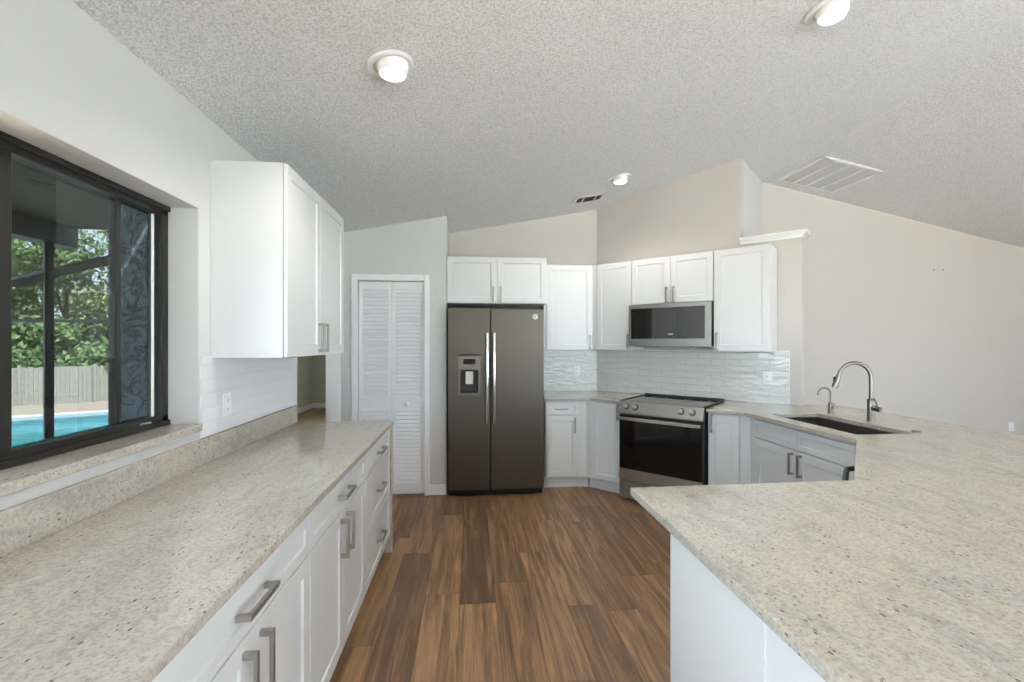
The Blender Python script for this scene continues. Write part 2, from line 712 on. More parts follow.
# return wall from the end of the full-height wall to the gable
e0 = dg(s_full, DG)
e1 = (3.475, GW + 0.05)
w = MB()
q = Vector((e1[0] - e0[0], e1[1] - e0[1])).normalized()
nn = Vector((-q.y, q.x)) * 0.1
en = (e0[0] + nn.x + q.x * 0.05, e0[1] + nn.y + q.y * 0.05)
vs = [w.bm.verts.new(p) for p in ((*e0, 2.40), (*e1, 2.40), (e1[0] + nn.x, e1[1] + nn.y, 2.40), (*en, 2.40),
                                  (*e0, zl(e0[0]) + .03), (*e1, RZ), (e1[0] + nn.x, e1[1] + nn.y, RZ), (*en, zl(en[0]) + .03))]
for f in ((0, 3, 2, 1), (4, 5, 6, 7), (0, 1, 5, 4), (1, 2, 6, 5), (2, 3, 7, 6), (3, 0, 4, 7)):
    w.bm.faces.new([vs[i] for i in f])
w.prism([(e0[0] + q.x * 0.16, e0[1] + q.y * 0.16), e1, (e1[0] + nn.x, e1[1] + nn.y), (en[0] + q.x * 0.16, en[1] + q.y * 0.16)], 0, 2.395)
struct(w.build('wall_return', M['wall']))

# gable wall on the dining side, right wall, rear wall with wide glass doors
w = MB()
vs = [w.bm.verts.new(p) for p in ((3.2, GW, 0), (8.3, GW, 0), (8.3, GW, zr(8.3) + .03), (RX, GW, RZ + .03), (3.2, GW, zl(3.2) + .03))]
w.bm.faces.new(vs)
vs2 = [w.bm.verts.new((v.co.x, v.co.y + 0.1, v.co.z)) for v in vs]
w.bm.faces.new(vs2[::-1])
for i in range(5):
    w.bm.faces.new((vs[i], vs2[i], vs2[(i + 1) % 5], vs[(i + 1) % 5]))
struct(w.build('wall_gable', M['wall_beige']))
w = MB()
w.box(8.2, 8.35, -4.2, -3.2, 0, 2.6)
w.box(8.2, 8.35, -3.2, -0.6, 2.2, 2.6)
w.box(8.2, 8.35, -0.6, 5.2, 0, 2.6)
struct(w.build('wall_right', M['wall_beige']))
w = MB()
w.box(LW - 0.2, 1.6, -4.2, -4.0, 0, 2.3)
w.box(1.6, 6.8, -4.2, -4.0, 2.25, 2.3)
w.box(6.8, 8.35, -4.2, -4.0, 0, 2.3)
vs = [w.bm.verts.new(p) for p in ((LW - 0.2, -4.0, 2.3), (8.3, -4.0, 2.3), (8.3, -4.0, zr(8.3) + .05), (RX, -4.0, RZ + .05), (LW - 0.2, -4.0, zl(LW) + .05))]
w.bm.faces.new(vs)
vs2 = [w.bm.verts.new((v.co.x, v.co.y - 0.2, v.co.z)) for v in vs]
w.bm.faces.new(vs2[::-1])
for i in range(5):
    w.bm.faces.new((vs[i], vs2[i], vs2[(i + 1) % 5], vs[(i + 1) % 5]))
struct(w.build('wall_rear', M['wall_beige']))

# the room seen through the passage at the left
w = MB()
w.box(-3.7, -1.0, 10.6, 10.75, 0, 2.5)
w.box(-3.65, -3.55, 5.2, 6.6, 0, 2.5)
w.box(-3.65, -3.55, 6.6, 8.6, 0, 0.9)  # gap above is an unseen window opening, added to light the hall
w.box(-3.65, -3.55, 6.6, 8.6, 2.1, 2.5)
w.box(-3.65, -3.55, 8.6, 10.7, 0, 2.5)
w.box(-3.65, -1.95, 5.1, 5.25, 0, 2.5)
w.box(-1.98, -1.93, 2.78, 5.2, 0, 2.5)
w.box(-1.1, -1.0, 5.25, 10.7, 0, 2.5)
struct(w.build('wall_hall', M['olive']))
w = MB()
w.box(-3.7, -1.0, 5.1, 10.75, 2.5, 2.6)
w.box(-2.0, -1.3, 2.6, 5.1, 2.52, 2.62)
struct(w.build('ceiling_hall', M['wall']))
w = MB()
w.box(-3.55, -1.1, 10.58, 10.6, 0, 0.11)
w.box(-3.55, -3.53, 5.25, 10.6, 0, 0.11)
struct(w.build('baseboard_hall', M['trim'], bevel=0.004))
# ------------------------------------------------------------------ trims
w = MB()
cw, cp = 0.06, 0.018
w.box(AX0 - cw, AX0, py0 - cp, py0, 0, AZ1 + cw)
w.box(AX1, AX1 + cw * 0.85, py0 - cp, py0, 0, AZ1 + cw)
w.box(AX0, AX1, py0 - cp, py0, AZ1, AZ1 + cw)
struct(w.build('trim_1', M['trim'], bevel=0.004))
struct(MB().box(AX1 + cw * 0.85, -0.225, py0 - 0.014, py0, 0, 0.1).build('baseboard_pantry', M['trim'], bevel=0.004))
# cap along the half wall
w = MB()
for (oh, z0, z1) in ((0.012, 2.385, 2.405), (0.028, 2.405, 2.42), (0.045, 2.42, 2.445)):
    o2 = oh / SQ * 2 * SQ
    w.prism([dg(s_full - 0.0, DG - 2 * oh * SQ), dg(s_end + oh, DG - 2 * oh * SQ), dg(s_end + oh, DG + 0.2 + 2 * oh * SQ), dg(s_full, DG + 0.2 + 2 * oh * SQ)], z0, z1)
struct(w.build('trim_2', M['trim'], bevel=0.003))


# tiled splashbacks: local x along the wall, local y into the wall
def tile_panel(name, loc, rz, w_, z0, z1, mat):
    o = MB().box(0, w_, -0.008, 0, 0, z1 - z0).build(name, mat)
    o.location = (loc[0], loc[1], z0)
    o.rotation_euler = (0, 0, rz)
    return struct(o)


tile_panel('trim_3', (0.70, BW), 0, 0.76, CT, 1.395, M['tile'])
p = dg(-2.575, DG)
tile_panel('trim_4', p, R(-45), 2.575 - 0.668, CT, 1.395, M['tile'])
tile_panel('trim_5', (LW, WY1 + 0.012), R(90), 3.285 - WY1 - 0.012, 1.034, 1.40, M['tile_flat'])

# ------------------------------------------------------------------ kitchen window
win = sempty('window_1', (0, 0, 0))
fx0, fx1 = LW - 0.185, LW - 0.125
f = MB()
fz0, fz1 = WZ0 + 0.03, WZ1
f.box(fx0, fx1, WY0, WY1, fz0, fz0 + 0.045)
f.box(fx0, fx1, WY0, WY1, fz1 - 0.045, fz1)
f.box(fx0, fx1, WY0, WY0 + 0.05, fz0, fz1)
f.box(fx0, fx1, WY1 - 0.042, WY1, fz0, fz1)
f.box(fx1, fx1 + 0.01, WY0, WY1, fz0, fz0 + 0.022)
f.box(fx1, fx1 + 0.01, WY0, WY1, fz1 - 0.022, fz1)
f.build('window_frame', M['bronze'], win, bevel=0.003)
f = MB()
f.box(fx0 + 0.005, fx1 - 0.003, 1.37, 1.457, fz0 + 0.04, fz1 - 0.04)
f.build('sash_stile', M['bronze'], win, bevel=0.003)
f = MB()
f.box(fx0 + 0.005, fx1 - 0.03, 1.888, 1.912, fz0 + 0.04, fz1 - 0.04)
f.build('sash_stile', M['bronze'], win, bevel=0.003)
f = MB()
f.box(fx0 + 0.028, fx0 + 0.034, WY1 - 0.062, WY1 - 0.052, fz0 + 0.045, fz1 - 0.045)
f.build('white_strip', M['plastic'], win)  # thin white strip beside the jamb
f = MB()
f.box(fx0 + 0.028, fx0 + 0.034, 1.457, 1.461, fz0 + 0.045, fz1 - 0.045)
f.build('white_strip', M['plastic'], win)  # thin white strip beside the stile
f = MB()
f.box(fx1, fx1 + 0.014, 1.95, 2.015, fz0 + 0.026, fz0 + 0.036)
f.build('sash_latch', M['chrome_bar'], win, bevel=0.002)
MB().box(fx0 + 0.015, fx0 + 0.019, WY0 + 0.045, 1.40, fz0 + 0.04, fz1 - 0.04).build('pane', M['clear_glass'], win)  # out of view, left clear to let extra daylight in
MB().box(fx0 + 0.022, fx0 + 0.026, 1.453, WY1 - 0.04, fz0 + 0.04, fz1 - 0.04).build('pane', M['tint_glass'], win)
MB().box(LW - 0.19, LW + 0.02, WY0 - 0.03, WY1 - 0.001, WZ0 - 0.002, WZ0 + 0.03).build('window_sill', M['granite'], win, bevel=0.003)

# glass doors behind the camera (patio side and rear)


def slider(name, a, b, z1, leaves):
    d = sempty(name, (0, 0, 0))
    a, b = Vector(a), Vector(b)
    L = (b - a).length
    u = (b - a).normalized()
    ang = math.atan2(u.y, u.x)
    d.location = (a.x, a.y, 0)
    d.rotation_euler = (0, 0, ang)
    f = MB()
    f.box(0, L, -0.04, 0.04, 0, 0.04)
    f.box(0, L, -0.04, 0.04, z1 - 0.05, z1)
    for k in range(leaves + 1):
        x = L * k / leaves
        f.box(max(0, x - 0.03), min(L, x + 0.03), -0.04, 0.04, 0.04, z1 - 0.05)
    f.build('door_frame', M['bronze'], d, bevel=0.004)
    for k in range(leaves):
        x = L * k / leaves
        MB().box(x + 0.03, L * (k + 1) / leaves - 0.03, -0.003, 0.003, 0.04, z1 - 0.05).build('pane', M['clear_glass'], d)
    return d


slider('door_2', (LW - 0.1, PY0), (LW - 0.1, PY1), PZ1, 2)  # unseen, put in for side light and streaks on the tiles
slider('door_5', (8.28, -3.2), (8.28, -0.6), 2.2, 2)  # unseen, put in to brighten the ceiling and return wall
slider('door_3', (1.6, -4.1), (6.8, -4.1), 2.25, 4)

# ------------------------------------------------------------------ pantry bifold door
d1 = sempty('door_1', (AX0, py0 + 0.02, 0))
LWd = (AX1 - AX0 - 0.012) / 2
for k in range(2):
    x0 = 0.004 + k * (LWd + 0.004)
    x1 = x0 + LWd
    f = MB()
    st = 0.032
    z0, z1 = 0.035, AZ1 - 0.012
    f.box(x0, x0 + st, 0, 0.028, z0, z1)
    f.box(x1 - st, x1, 0, 0.028, z0, z1)
    f.box(x0 + st, x1 - st, 0, 0.028, z0, z0 + 0.075)
    f.box(x0 + st, x1 - st, 0, 0.028, z1 - 0.065, z1)
    f.box(x0 + st, x1 - st, 0, 0.028, 0.845, 0.935)
    for (za, zb, n) in ((z0 + 0.075, 0.845, 19), (0.935, z1 - 0.065, 27)):
        stp = (zb - za) / n
        for i in range(n):
            zc = za + (i + 0.5) * stp
            mt = Matrix.Translation((0, 0.014, zc)) @ Matrix.Rotation(R(-32), 4, 'X')
            f.box(x0 + st, x1 - st, -0.0035, 0.0035, -stp * 0.62, stp * 0.62, mt)
    lf = f.build('door_leaf', M['door_paint'], d1)
    if k:
        kb = MB()
        mt = Matrix.Translation(((x0 + x1) / 2 - 0.01, -0.0, 0.885)) @ Matrix.Rotation(R(90), 4, 'X')
        kb.lathe([(0.009, 0), (0.009, 0.012), (0.019, 0.018), (0.021, 0.026), (0.016, 0.034), (0.006, 0.037)], 20, mt)
        kb.build('door_knob', M['plastic'], lf, smooth=True)
MB().box(0.0, AX1 - AX0, 0.035, 0.06, 0, AZ1).build('door_backing', M['door_paint'], d1)

# white casing at the passage end of the pantry wall
struct(MB().box(-1.345, -1.212, py0 - 0.03, py0, 0, 2.1).build('trim_6', M['trim'], bevel=0.004))

# ------------------------------------------------------------------ cabinets
DT = 0.02     # door thickness


def handle(parent, x, z, length, vert, y=-DT):
    """square bar pull centred at (x, z) on a front whose face is at y"""
    h = MB()
    b = 0.0075
    st = 0.027
    hl_ = length / 2
    if vert:
        h.box(x - b, x + b, y - st - 0.009, y - st + 0.002, z - hl_, z + hl_)
        for s in (-1, 1):
            zz = z + s * (hl_ - 0.008)
            h.box(x - b, x + b, y - st, y + 0.001, zz - 0.008, zz + 0.008)
    else:
        h.box(x - hl_, x + hl_, y - st - 0.009, y - st + 0.002, z - b, z + b)
        for s in (-1, 1):
            xx = x + s * (hl_ - 0.008)
            h.box(xx - 0.008, xx + 0.008, y - st, y + 0.001, z - b, z + b)
    return h.build('handle', M['nickel'], parent, bevel=0.0015)


def cabinet(name, label, loc, rz, w_, z0, z1, depth, fronts, group, cat='cabinet', toe=True, hollow=False, toe_in=0.065):
    """front of the carcass on local y = 0; doors and drawers stand proud of it"""
    t = thing(name, label, cat, (loc[0], loc[1], 0 if toe else z0), rz, group)
    zz = 0 if toe else z0
    b = MB()
    if hollow:
        k = 0.018
        b.box(0, k, 0, depth, z0 - zz, z1 - zz)
        b.box(w_ - k, w_, 0, depth, z0 - zz, z1 - zz)
        b.box(k, w_ - k, 0, depth, z0 - zz, z0 - zz + k)
        b.box(k, w_ - k, depth - k, depth, z0 - zz + k, z1 - zz)
        b.box(k, w_ - k, 0, k, z0 - zz + k, z1 - zz)
    else:
        b.box(0, w_, 0, depth, z0 - zz, z1 - zz)
    b.build('body', M['cab'], t, bevel=0.0015)
    if toe:
        MB().box(0, w_, toe_in, toe_in + 0.016, 0, z0).build('toe_kick', M['cab'], t)
    for fr in fronts:
        kind, x0, x1, a, c_, hd = fr
        pm = MB().panel(x0, x1, a - zz, c_ - zz, -DT, DT - 0.004, rail=0.057 if kind == 'door' else min(0.045, (c_ - a) * 0.27))
        pn = pm.build(kind, M['cab'], t)
        if hd:
            hx, hz, hl2, vert = hd
            handle(pn, hx, hz - zz, hl2, vert)
    return t


GB = 'white shaker base cabinets'
GU = 'white shaker wall cabinets'
TOE, TOP = 0.114, 0.884
RV = 0.003

# left run, facing +x ; local x runs along world +y
FX = -0.572   # carcass front plane, doors reach -0.552
dep_l = FX - LW - 0.001


def left_unit(y0, y1, label, kind):
    w_ = y1 - y0
    fr = []
    zt0, zt1 = 0.738, 0.872
    if kind == 'drawers':
        for (a, c_) in ((zt0, zt1), (0.432, 0.732), (0.122, 0.426)):
            fr.append(('drawer', RV, w_ - RV, a, c_, (w_ / 2, (a + c_) / 2, 0.165, False)))
    else:
        fr.append(('drawer', RV, w_ - RV, zt0, zt1, (w_ / 2, (zt0 + zt1) / 2, 0.165, False)))
        fr.append(('door', RV, w_ / 2 - RV / 2, 0.122, zt0 - 0.006, (w_ / 2 - 0.045, 0.62, 0.165, True)))
        fr.append(('door', w_ / 2 + RV / 2, w_ - RV, 0.122, zt0 - 0.006, (w_ / 2 + 0.045, 0.62, 0.165, True)))
    return cabinet('base_cabinet', label, (FX, y0), R(90), w_ - 0.001, TOE, TOP, dep_l, fr, GB)


left_unit(2.47, 3.215, 'white base cabinet with three stacked drawers at the far end of the left counter', 'drawers')
left_unit(1.63, 2.47, 'white base cabinet with one drawer over two doors, middle of the left run', 'doors')
left_unit(0.79, 1.63, 'white base cabinet with drawer over two doors, nearest the camera on the left', 'doors')
left_unit(-0.05, 0.79, 'white base cabinet at the near end of the left run, beside the camera', 'doors')

# left countertop with upstand and waterfall end
CX = -0.537
ct = thing('countertop', 'long speckled granite countertop on the left run beneath the window', 'countertop', (0, 0, 0), 0, 'granite countertops')
MB().box(LW + 0.001, CX, -0.08, 3.255, TOP, CT).build('slab', M['granite'], ct, bevel=0.004)
MB().box(LW + 0.001, LW + 0.021, -0.08, 3.255, CT, 1.03).build('upstand', M['granite'], ct, bevel=0.003)
MB().box(LW + 0.02, CX - 0.003, 3.222, 3.253, 0.0, TOP).build('end_panel', M['granite'], ct, bevel=0.002)

# left wall cabinet
uw = 3.205 - 2.235
t = cabinet('wall_cabinet', 'white wall cabinet with two doors above the left counter, beside the window', (-0.882, 2.235), R(90), uw, 1.39, 2.315, -0.882 - LW - 0.001,
            [('door', RV, uw / 2 - RV / 2, 1.393, 2.312, (uw / 2 - 0.036, 1.492, 0.165, True)), ('door', uw / 2 + RV / 2, uw - RV, 1.393, 2.312, (uw / 2 + 0.036, 1.492, 0.165, True))], GU, toe=False)

# cabinet over the refrigerator
fw = 0.763 + 0.222
x_s = 0.265 + 0.222
cabinet('wall_cabinet', 'short white two door cabinet above the refrigerator', (-0.222, 4.47), 0, fw, 1.852, 2.31, BW - 4.47 - 0.001,
        [('door', RV, x_s - RV / 2, 1.858, 2.306, (x_s - 0.036, 1.945, 0.15, True)), ('door', x_s + RV / 2, fw - RV, 1.858, 2.306, (x_s + 0.036, 1.945, 0.15, True))], GU, toe=False)

# back wall cabinet right of the refrigerator
UY = 4.83
ux0, ux1 = 0.79, 1.325
bw_ = ux1 - ux0
cabinet('wall_cabinet', 'tall single door white wall cabinet on the back wall right of the refrigerator', (ux0, UY), 0, bw_, 1.387, 2.305, BW - UY - 0.009,
        [('door', 0.03, bw_ - RV, 1.39, 2.302, (bw_ - 0.03, 1.475, 0.15, True))], GU, toe=False)
UD = 6.14 + 2 * DT * SQ           # diagonal carcass face


def diag_unit(name, label, s0, s1, z0, z1, fronts, group, d=UD, back=DG, toe=False, cat='cabinet'):
    return cabinet(name, label, dg(s0, d), R(-45), s1 - s0, z0, z1, (back - d) * SQ - 0.009, fronts, group, cat, toe)


wv = 2.43 - 2.02
diag_unit('wall_cabinet', 'narrow white single door wall cabinet in the corner left of the microwave', -2.43, -2.02, 1.387, 2.305,
          [('door', RV + 0.01, wv - RV, 1.39, 2.302, (wv - 0.03, 1.475, 0.15, True))], GU)
wv = 2.02 - 1.222
diag_unit('wall_cabinet', 'short white two door wall cabinet directly above the microwave', -2.02, -1.222, 1.845, 2.305,
          [('door', RV, 0.402, 1.85, 2.302, (0.402 - 0.033, 1.93, 0.15, True)), ('door', 0.405, wv - RV, 1.85, 2.302, (0.405 + 0.033, 1.93, 0.15, True))], GU)
wv = 1.222 - 0.765
diag_unit('wall_cabinet', 'wide single door white wall cabinet at the right of the microwave', -1.222, -0.765, 1.387, 2.305,
          [('door', RV, wv - RV, 1.39, 2.302, (0.03, 1.475, 0.165, True))], GU)
# corner filler between the two upper runs
fo = MB()
c1 = (ux1 + 0.001, UY + 0.004)
c2 = dg(-2.431, UD + 0.004)
fo.prism([c1, c2, (c2[0] + 0.12, c2[1] + 0.12), (c1[0], BW - 0.012)][::1], 1.387, 2.305)
tag(fo.build('corner_filler', M['cab']), 'slim white filler strip between the two corner wall cabinets', 'filler')

# base cabinet right of the refrigerator
BY = 4.475
bx0, bx1 = 0.745, 1.08
bw_ = bx1 - bx0
cabinet('base_cabinet', 'white base cabinet with one drawer and one door right of the refrigerator', (bx0, BY), 0, bw_, TOE, TOP, BW - BY - 0.02,
        [('drawer', 0.012, bw_ - RV, 0.745, 0.868, (bw_ / 2, 0.805, 0.13, False)), ('door', 0.012, bw_ - RV, 0.125, 0.738, (bw_ - 0.036, 0.64, 0.15, True))], GB)
# diagonal base cabinet left of the range
BD = 5.632
s0, s1 = -2.335, -1.942
wv = s1 - s0
cabinet('base_cabinet', 'narrow white angled base cabinet with one door, left of the range', dg(s0, BD), R(-45), wv, TOE, TOP, 0.60,
        [('door', 0.07, wv - RV, 0.125, 0.868, (wv - 0.032, 0.80, 0.15, True))], GB)
fo = MB()
c1 = (bx1 + 0.001, BY + 0.003)
c2 = dg(s0 - 0.001, BD + 0.003)
fo.prism([c1, c2, (c2[0] + 0.1, c2[1] + 0.1), (c1[0], 4.7)], TOE, TOP)
fo.prism([(c1[0], c1[1] + 0.065), (c2[0] + 0.03, c2[1] + 0.05), (c2[0] + 0.1, c2[1] + 0.12), (c1[0], 4.72)], 0, TOE)
tag(fo.build('corner_filler', M['cab']), 'slim white filler strip in the base cabinet corner beside the refrigerator', 'filler')

# diagonal base cabinet right of the range
s0, s1 = -1.160, -0.915
wv = s1 - s0
cabinet('base_cabinet', 'narrow white angled base cabinet with one door, right of the range', dg(s0, BD), R(-45), wv, TOE, TOP, 0.62,
        [('door', RV, wv - 0.005, 0.125, 0.868, (0.03, 0.795, 0.15, True))], GB)
# sink base facing -x ; local x runs along world -y
SX = 2.225
sy0 = 3.34
wv = 0.93
cabinet('base_cabinet', 'white sink base cabinet with two false drawer fronts over a pair of doors', (SX, sy0), R(-90), wv, TOE, TOP, 0.57,
        [('drawer', RV, wv / 2 - RV / 2, 0.735, 0.868, None), ('drawer', wv / 2 + RV / 2, wv - RV, 0.735, 0.868, None),
         ('door', RV, wv / 2 - RV / 2, 0.125, 0.727, (wv / 2 - 0.04, 0.635, 0.15, True)), ('door', wv / 2 + RV / 2, wv - RV, 0.125, 0.727, (wv / 2 + 0.04, 0.635, 0.15, True))],
        GB, hollow=True)
c1 = dg(-0.914, BD + 0.003)
fo = MB()
fo.prism([c1, (SX + 0.003, sy0 + 0.075), (SX + 0.003, sy0 + 0.001), (SX + 0.1, sy0 + 0.001), (SX + 0.1, sy0 + 0.15), (c1[0] + 0.1, c1[1] + 0.1)], TOE, TOP)
fo.prism([(c1[0] + 0.045, c1[1] + 0.045), (SX + 0.065, sy0 + 0.09), (SX + 0.065, sy0 + 0.001), (SX + 0.1, sy0 + 0.001), (SX + 0.1, sy0 + 0.15), (c1[0] + 0.1, c1[1] + 0.1)], 0, TOE)
tag(fo.build('corner_filler', M['cab']), 'slim white filler strip between the sink cabinet and the angled cabinet', 'filler')

# dishwasher on the diagonal between sink run and peninsula, facing (-1, +1)
A, B = Vector((2.187, 2.384)), Vector((1.526, 1.674))
mid = (A + B) / 2
ddir = (B - A).normalized()
ndir = Vector((-ddir.y, ddir.x)) * -1     # into the corner
if ndir.x < 0:
    ndir = -ndir
dwo = mid - ddir * 0.30 + ndir * 0.05
dw = thing('dishwasher', 'stainless dishwasher with black curved handle in the angled corner, mostly hidden by the peninsula', 'dishwasher', (dwo.x, dwo.y, 0), math.atan2(ddir.y, ddir.x))
MB().box(0, 0.598, 0, 0.5, 0.1, 0.87).build('body', M['slate_dark'], dw)
dd = MB().box(0, 0.598, -0.03, 0, 0.11, 0.868).build('door', M['steel'], dw, bevel=0.004)
hb = MB()
pts = []
for k in range(17):
    a = k / 16
    pts.append((0.03 + 0.538 * a, -0.03 - 0.058 * min(1, math.sin(PI * a) * 2.4), 0.80))
hb.tube(pts, 0.013, 12)
hb.build('handle', M['black'], dd, smooth=True)
MB().box(0, 0.598, 0.04, 0.06, 0, 0.1).build('toe_kick', M['black'], dw)

# peninsula cabinet: white end panel towards the left
pc = thing('peninsula_cabinet', 'white peninsula base with plain end panel under the near right counter', 'cabinet', (0.64, 0.36, 0))
MB().box(0.0, 1.0, 0.0, 1.03, 0.0, TOP).build('body', M['cab'], pc, bevel=0.002)
MB().box(-0.004, 0.0, 0.57, 1.03, 0.0, TOP - 0.001).build('end_panel', M['cab'], pc)
pk = thing('bar_back_panel', 'white panelled back of the peninsula below the bar overhang on the dining side', 'panel', (2.80, 0.36, 0))
MB().box(0.0, 0.1, 0.0, 2.9, 0.0, TOP).build('body', M['cab'], pk)

# ------------------------------------------------------------------ granite: corner piece and the long L
ct = thing('countertop', 'small granite countertop in the corner between refrigerator and range', 'countertop', (0, 0, 0), 0, 'granite countertops')
p = [(0.735, 4.44), (1.19, 4.44), dg(-1.938, 5.575), dg(-1.938, 6.368), dg(-1.1645, 6.368), dg(-1.1645, DG - 0.014), (DG - BW - 0.01, BW - 0.011), (0.735, BW - 0.011)]
MB().prism(p, TOP, CT).build('slab', M['granite_l'], ct, bevel=0.004)
ct = thing('countertop', 'large L shaped granite countertop with the sink, wrapping from range to peninsula', 'countertop', (0, 0, 0), 0, 'granite countertops')
e = dg(-0.58, DG - 0.014)
poly = [(0.60, 0.22), (3.25, 0.22), (3.25, 3.50), (3.17, 3.68), (2.99, 3.80), (e[0] + 0.02, e[1] + 0.0), dg(-1.163, DG - 0.014), dg(-1.163, 5.56), (2.165, 3.408), (2.187, 2.384), (1.526, 1.674), (0.605, 1.668)]
SKX0, SKX1, SKY0, SKY1 = 2.305, 2.70, 2.505, 3.30
hole = [(SKX0, SKY0), (SKX0, SKY1), (SKX1, SKY1), (SKX1, SKY0)]
MB().hole_prism(poly, [hole], TOP, CT).build('slab', M['granite_l'], ct, bevel=0.004)

# sink
sk = thing('sink', 'dark undermount single bowl sink set in the granite counter', 'sink', ((SKX0 + SKX1) / 2, (SKY0 + SKY1) / 2, 0.66))
hx, hy = (SKX1 - SKX0) / 2, (SKY1 - SKY0) / 2
b = MB()
o_ = 0.012
k = 0.012
zt = TOP - 0.66 - 0.001
b.box(-hx - o_, hx + o_, -hy - o_, hy + o_, 0, k)
b.box(-hx - o_, -hx, -hy - o_, hy + o_, k, zt)
b.box(hx, hx + o_, -hy - o_, hy + o_, k, zt)
b.box(-hx, hx, -hy - o_, -hy, k, zt)
b.box(-hx, hx, hy, hy + o_, k, zt)
b.build('bowl', M['sinkm'], sk, bevel=0.004)
MB().lathe([(0.045, k), (0.045, k + 0.003), (0.03, k + 0.005), (0.028, k + 0.002)], 24).build('drain', M['steel'], sk, smooth=True)

# main faucet with pull-down spray
fc = thing('faucet', 'tall brushed nickel gooseneck faucet with pull down spray behind the sink', 'faucet', (2.80, 2.93, CT))
MB().lathe([(0.028, 0), (0.028, 0.006), (0.024, 0.012), (0.023, 0.15), (0.019, 0.155)], 28).build('base', M['faucet'], fc, smooth=True)
nk = MB()
pts = [(0, 0, 0.15), (0, 0, 0.30)]
rr = 0.098
u = Vector((-0.93, 0.36, 0)).normalized()
for i in range(1, 17):
    a = PI * i / 16 * 0.93
    pts.append((u * (rr - rr * math.cos(a)) + Vector((0, 0, 0.30 + rr * 1.08 * math.sin(a))))[:])
nk.tube(pts, 0.0125, 16)
nk.build('neck', M['faucet'], fc, smooth=True)
lp = Vector(pts[-1])
pv = Vector(pts[-2])
dv = (lp - pv).normalized()
sh = MB()
sh.tube([lp, lp + dv * 0.02, lp + dv * 0.085, lp + dv * 0.10], [0.014, 0.0165, 0.021, 0.019], 20)
so = sh.build('spray_head', M['faucet'], fc, smooth=True)
bt = MB()
q0 = lp + dv * 0.035 - u * -0.017
bt.box(-0.006, 0.006, -0.007, 0.007, -0.02, 0.02, Matrix.Translation(q0 + u * 0.0 + Vector((0, 0, -0.004))))
bt.build('spray_button', M['black'], so, bevel=0.002)
hd = MB()
hd.tube([(0, -0.018, 0.095), (0, -0.07, 0.088), (0, -0.078, 0.0875)], [0.019, 0.018, 0.012], 20)
ho = hd.build('valve', M['faucet'], fc, smooth=True)
lv = MB()
lv.tube([(0.0, -0.052, 0.10), (0.0, -0.04, 0.14), (0.0, -0.024, 0.165)], [0.0055, 0.0055, 0.0045], 10)
lv.build('lever', M['faucet'], ho, smooth=True)

# filtered water faucet
ff = thing('filter_faucet', 'small brushed nickel filtered water faucet beside the tall faucet', 'faucet', (2.79, 3.275, CT))
MB().lathe([(0.02, 0), (0.02, 0.005), (0.016, 0.01), (0.015, 0.085), (0.009, 0.09)], 24).build('base', M['faucet'], ff, smooth=True)
nk = MB()
pts = [(0, 0, 0.085), (0, 0, 0.155)]
rr = 0.043
for i in range(1, 15):
    a = PI * i / 14 * 0.97
    pts.append((u * (rr - rr * math.cos(a)) + Vector((0, 0, 0.155 + rr * math.sin(a))))[:])
pts.append((Vector(pts[-1]) + Vector((0, 0, -0.02)))[:])
nk.tube(pts, [0.0065] * (len(pts) - 1) + [0.0075], 14)
nk.build('neck', M['faucet'], ff, smooth=True)
lv = MB()
lv.tube([(0, -0.012, 0.045), (0, -0.035, 0.045)], [0.010, 0.010], 16)
lv.tube([(0, -0.028, 0.045), (0, -0.036, 0.085)], [0.005, 0.004], 10)
lv.build('lever', M['faucet'], ff, smooth=True)
# low disc by the sink corner
ag = MB().lathe([(0.024, 0), (0.024, 0.006), (0.018, 0.010), (0.017, 0.012), (0.006, 0.013)], 24).build('sink_air_switch', M['faucet'], smooth=True)
ag.location = (2.735, 2.545, CT)
tag(ag, 'flat round metal button on the counter at the sink corner', 'button')

# ------------------------------------------------------------------ refrigerator
rf = thing('refrigerator', 'slate grey side by side refrigerator with water dispenser beside the pantry', 'refrigerator', (-0.205, 4.32, 0))
fwid = 0.915
MB().box(0.004, fwid - 0.004, 0.085, 0.78, 0.02, 1.775).build('case', M['slate_dark'], rf, bevel=0.004)
MB().box(0.01, fwid - 0.01, 0.03, 0.085, 0.012, 0.062).build('kick_grille', M['black'], rf, bevel=0.003)
MB().box(0.03, fwid - 0.03, 0.03, 0.2, 1.778, 1.80).build('hinge_cover', M['black'], rf, bevel=0.004)
for fx_ in (0.06, fwid - 0.06):
    MB().cyl((fx_, 0.12, 0), (fx_, 0.12, 0.03), 0.02).build('foot', M['rubber'], rf)
sx = 0.401
zb, zt = 0.065, 1.79
# left door with a recess for the dispenser
dx0, dx1, dz0, dz1 = 0.096, 0.304, 0.965, 1.352
dl = MB()
rx0, rx1, rz0, rz1 = dx0 + 0.02, dx1 - 0.02, dz0 + 0.02, 1.21
dl.box(0.0, rx0, 0, 0.08, zb, zt)
dl.box(rx1, sx - 0.004, 0, 0.08, zb, zt)
dl.box(rx0, rx1, 0, 0.08, zb, rz0)
dl.box(rx0, rx1, 0, 0.08, rz1, zt)
dl.box(rx0, rx1, 0.065, 0.08, rz0, rz1)
bmesh.ops.remove_doubles(dl.bm, verts=dl.bm.verts[:], dist=1e-5)
dl = dl.build('door', M['slate'], rf)
dr = MB().box(sx + 0.004, fwid, 0, 0.08, zb, zt).build('door', M['slate'], rf, bevel=0.006, seg=3)
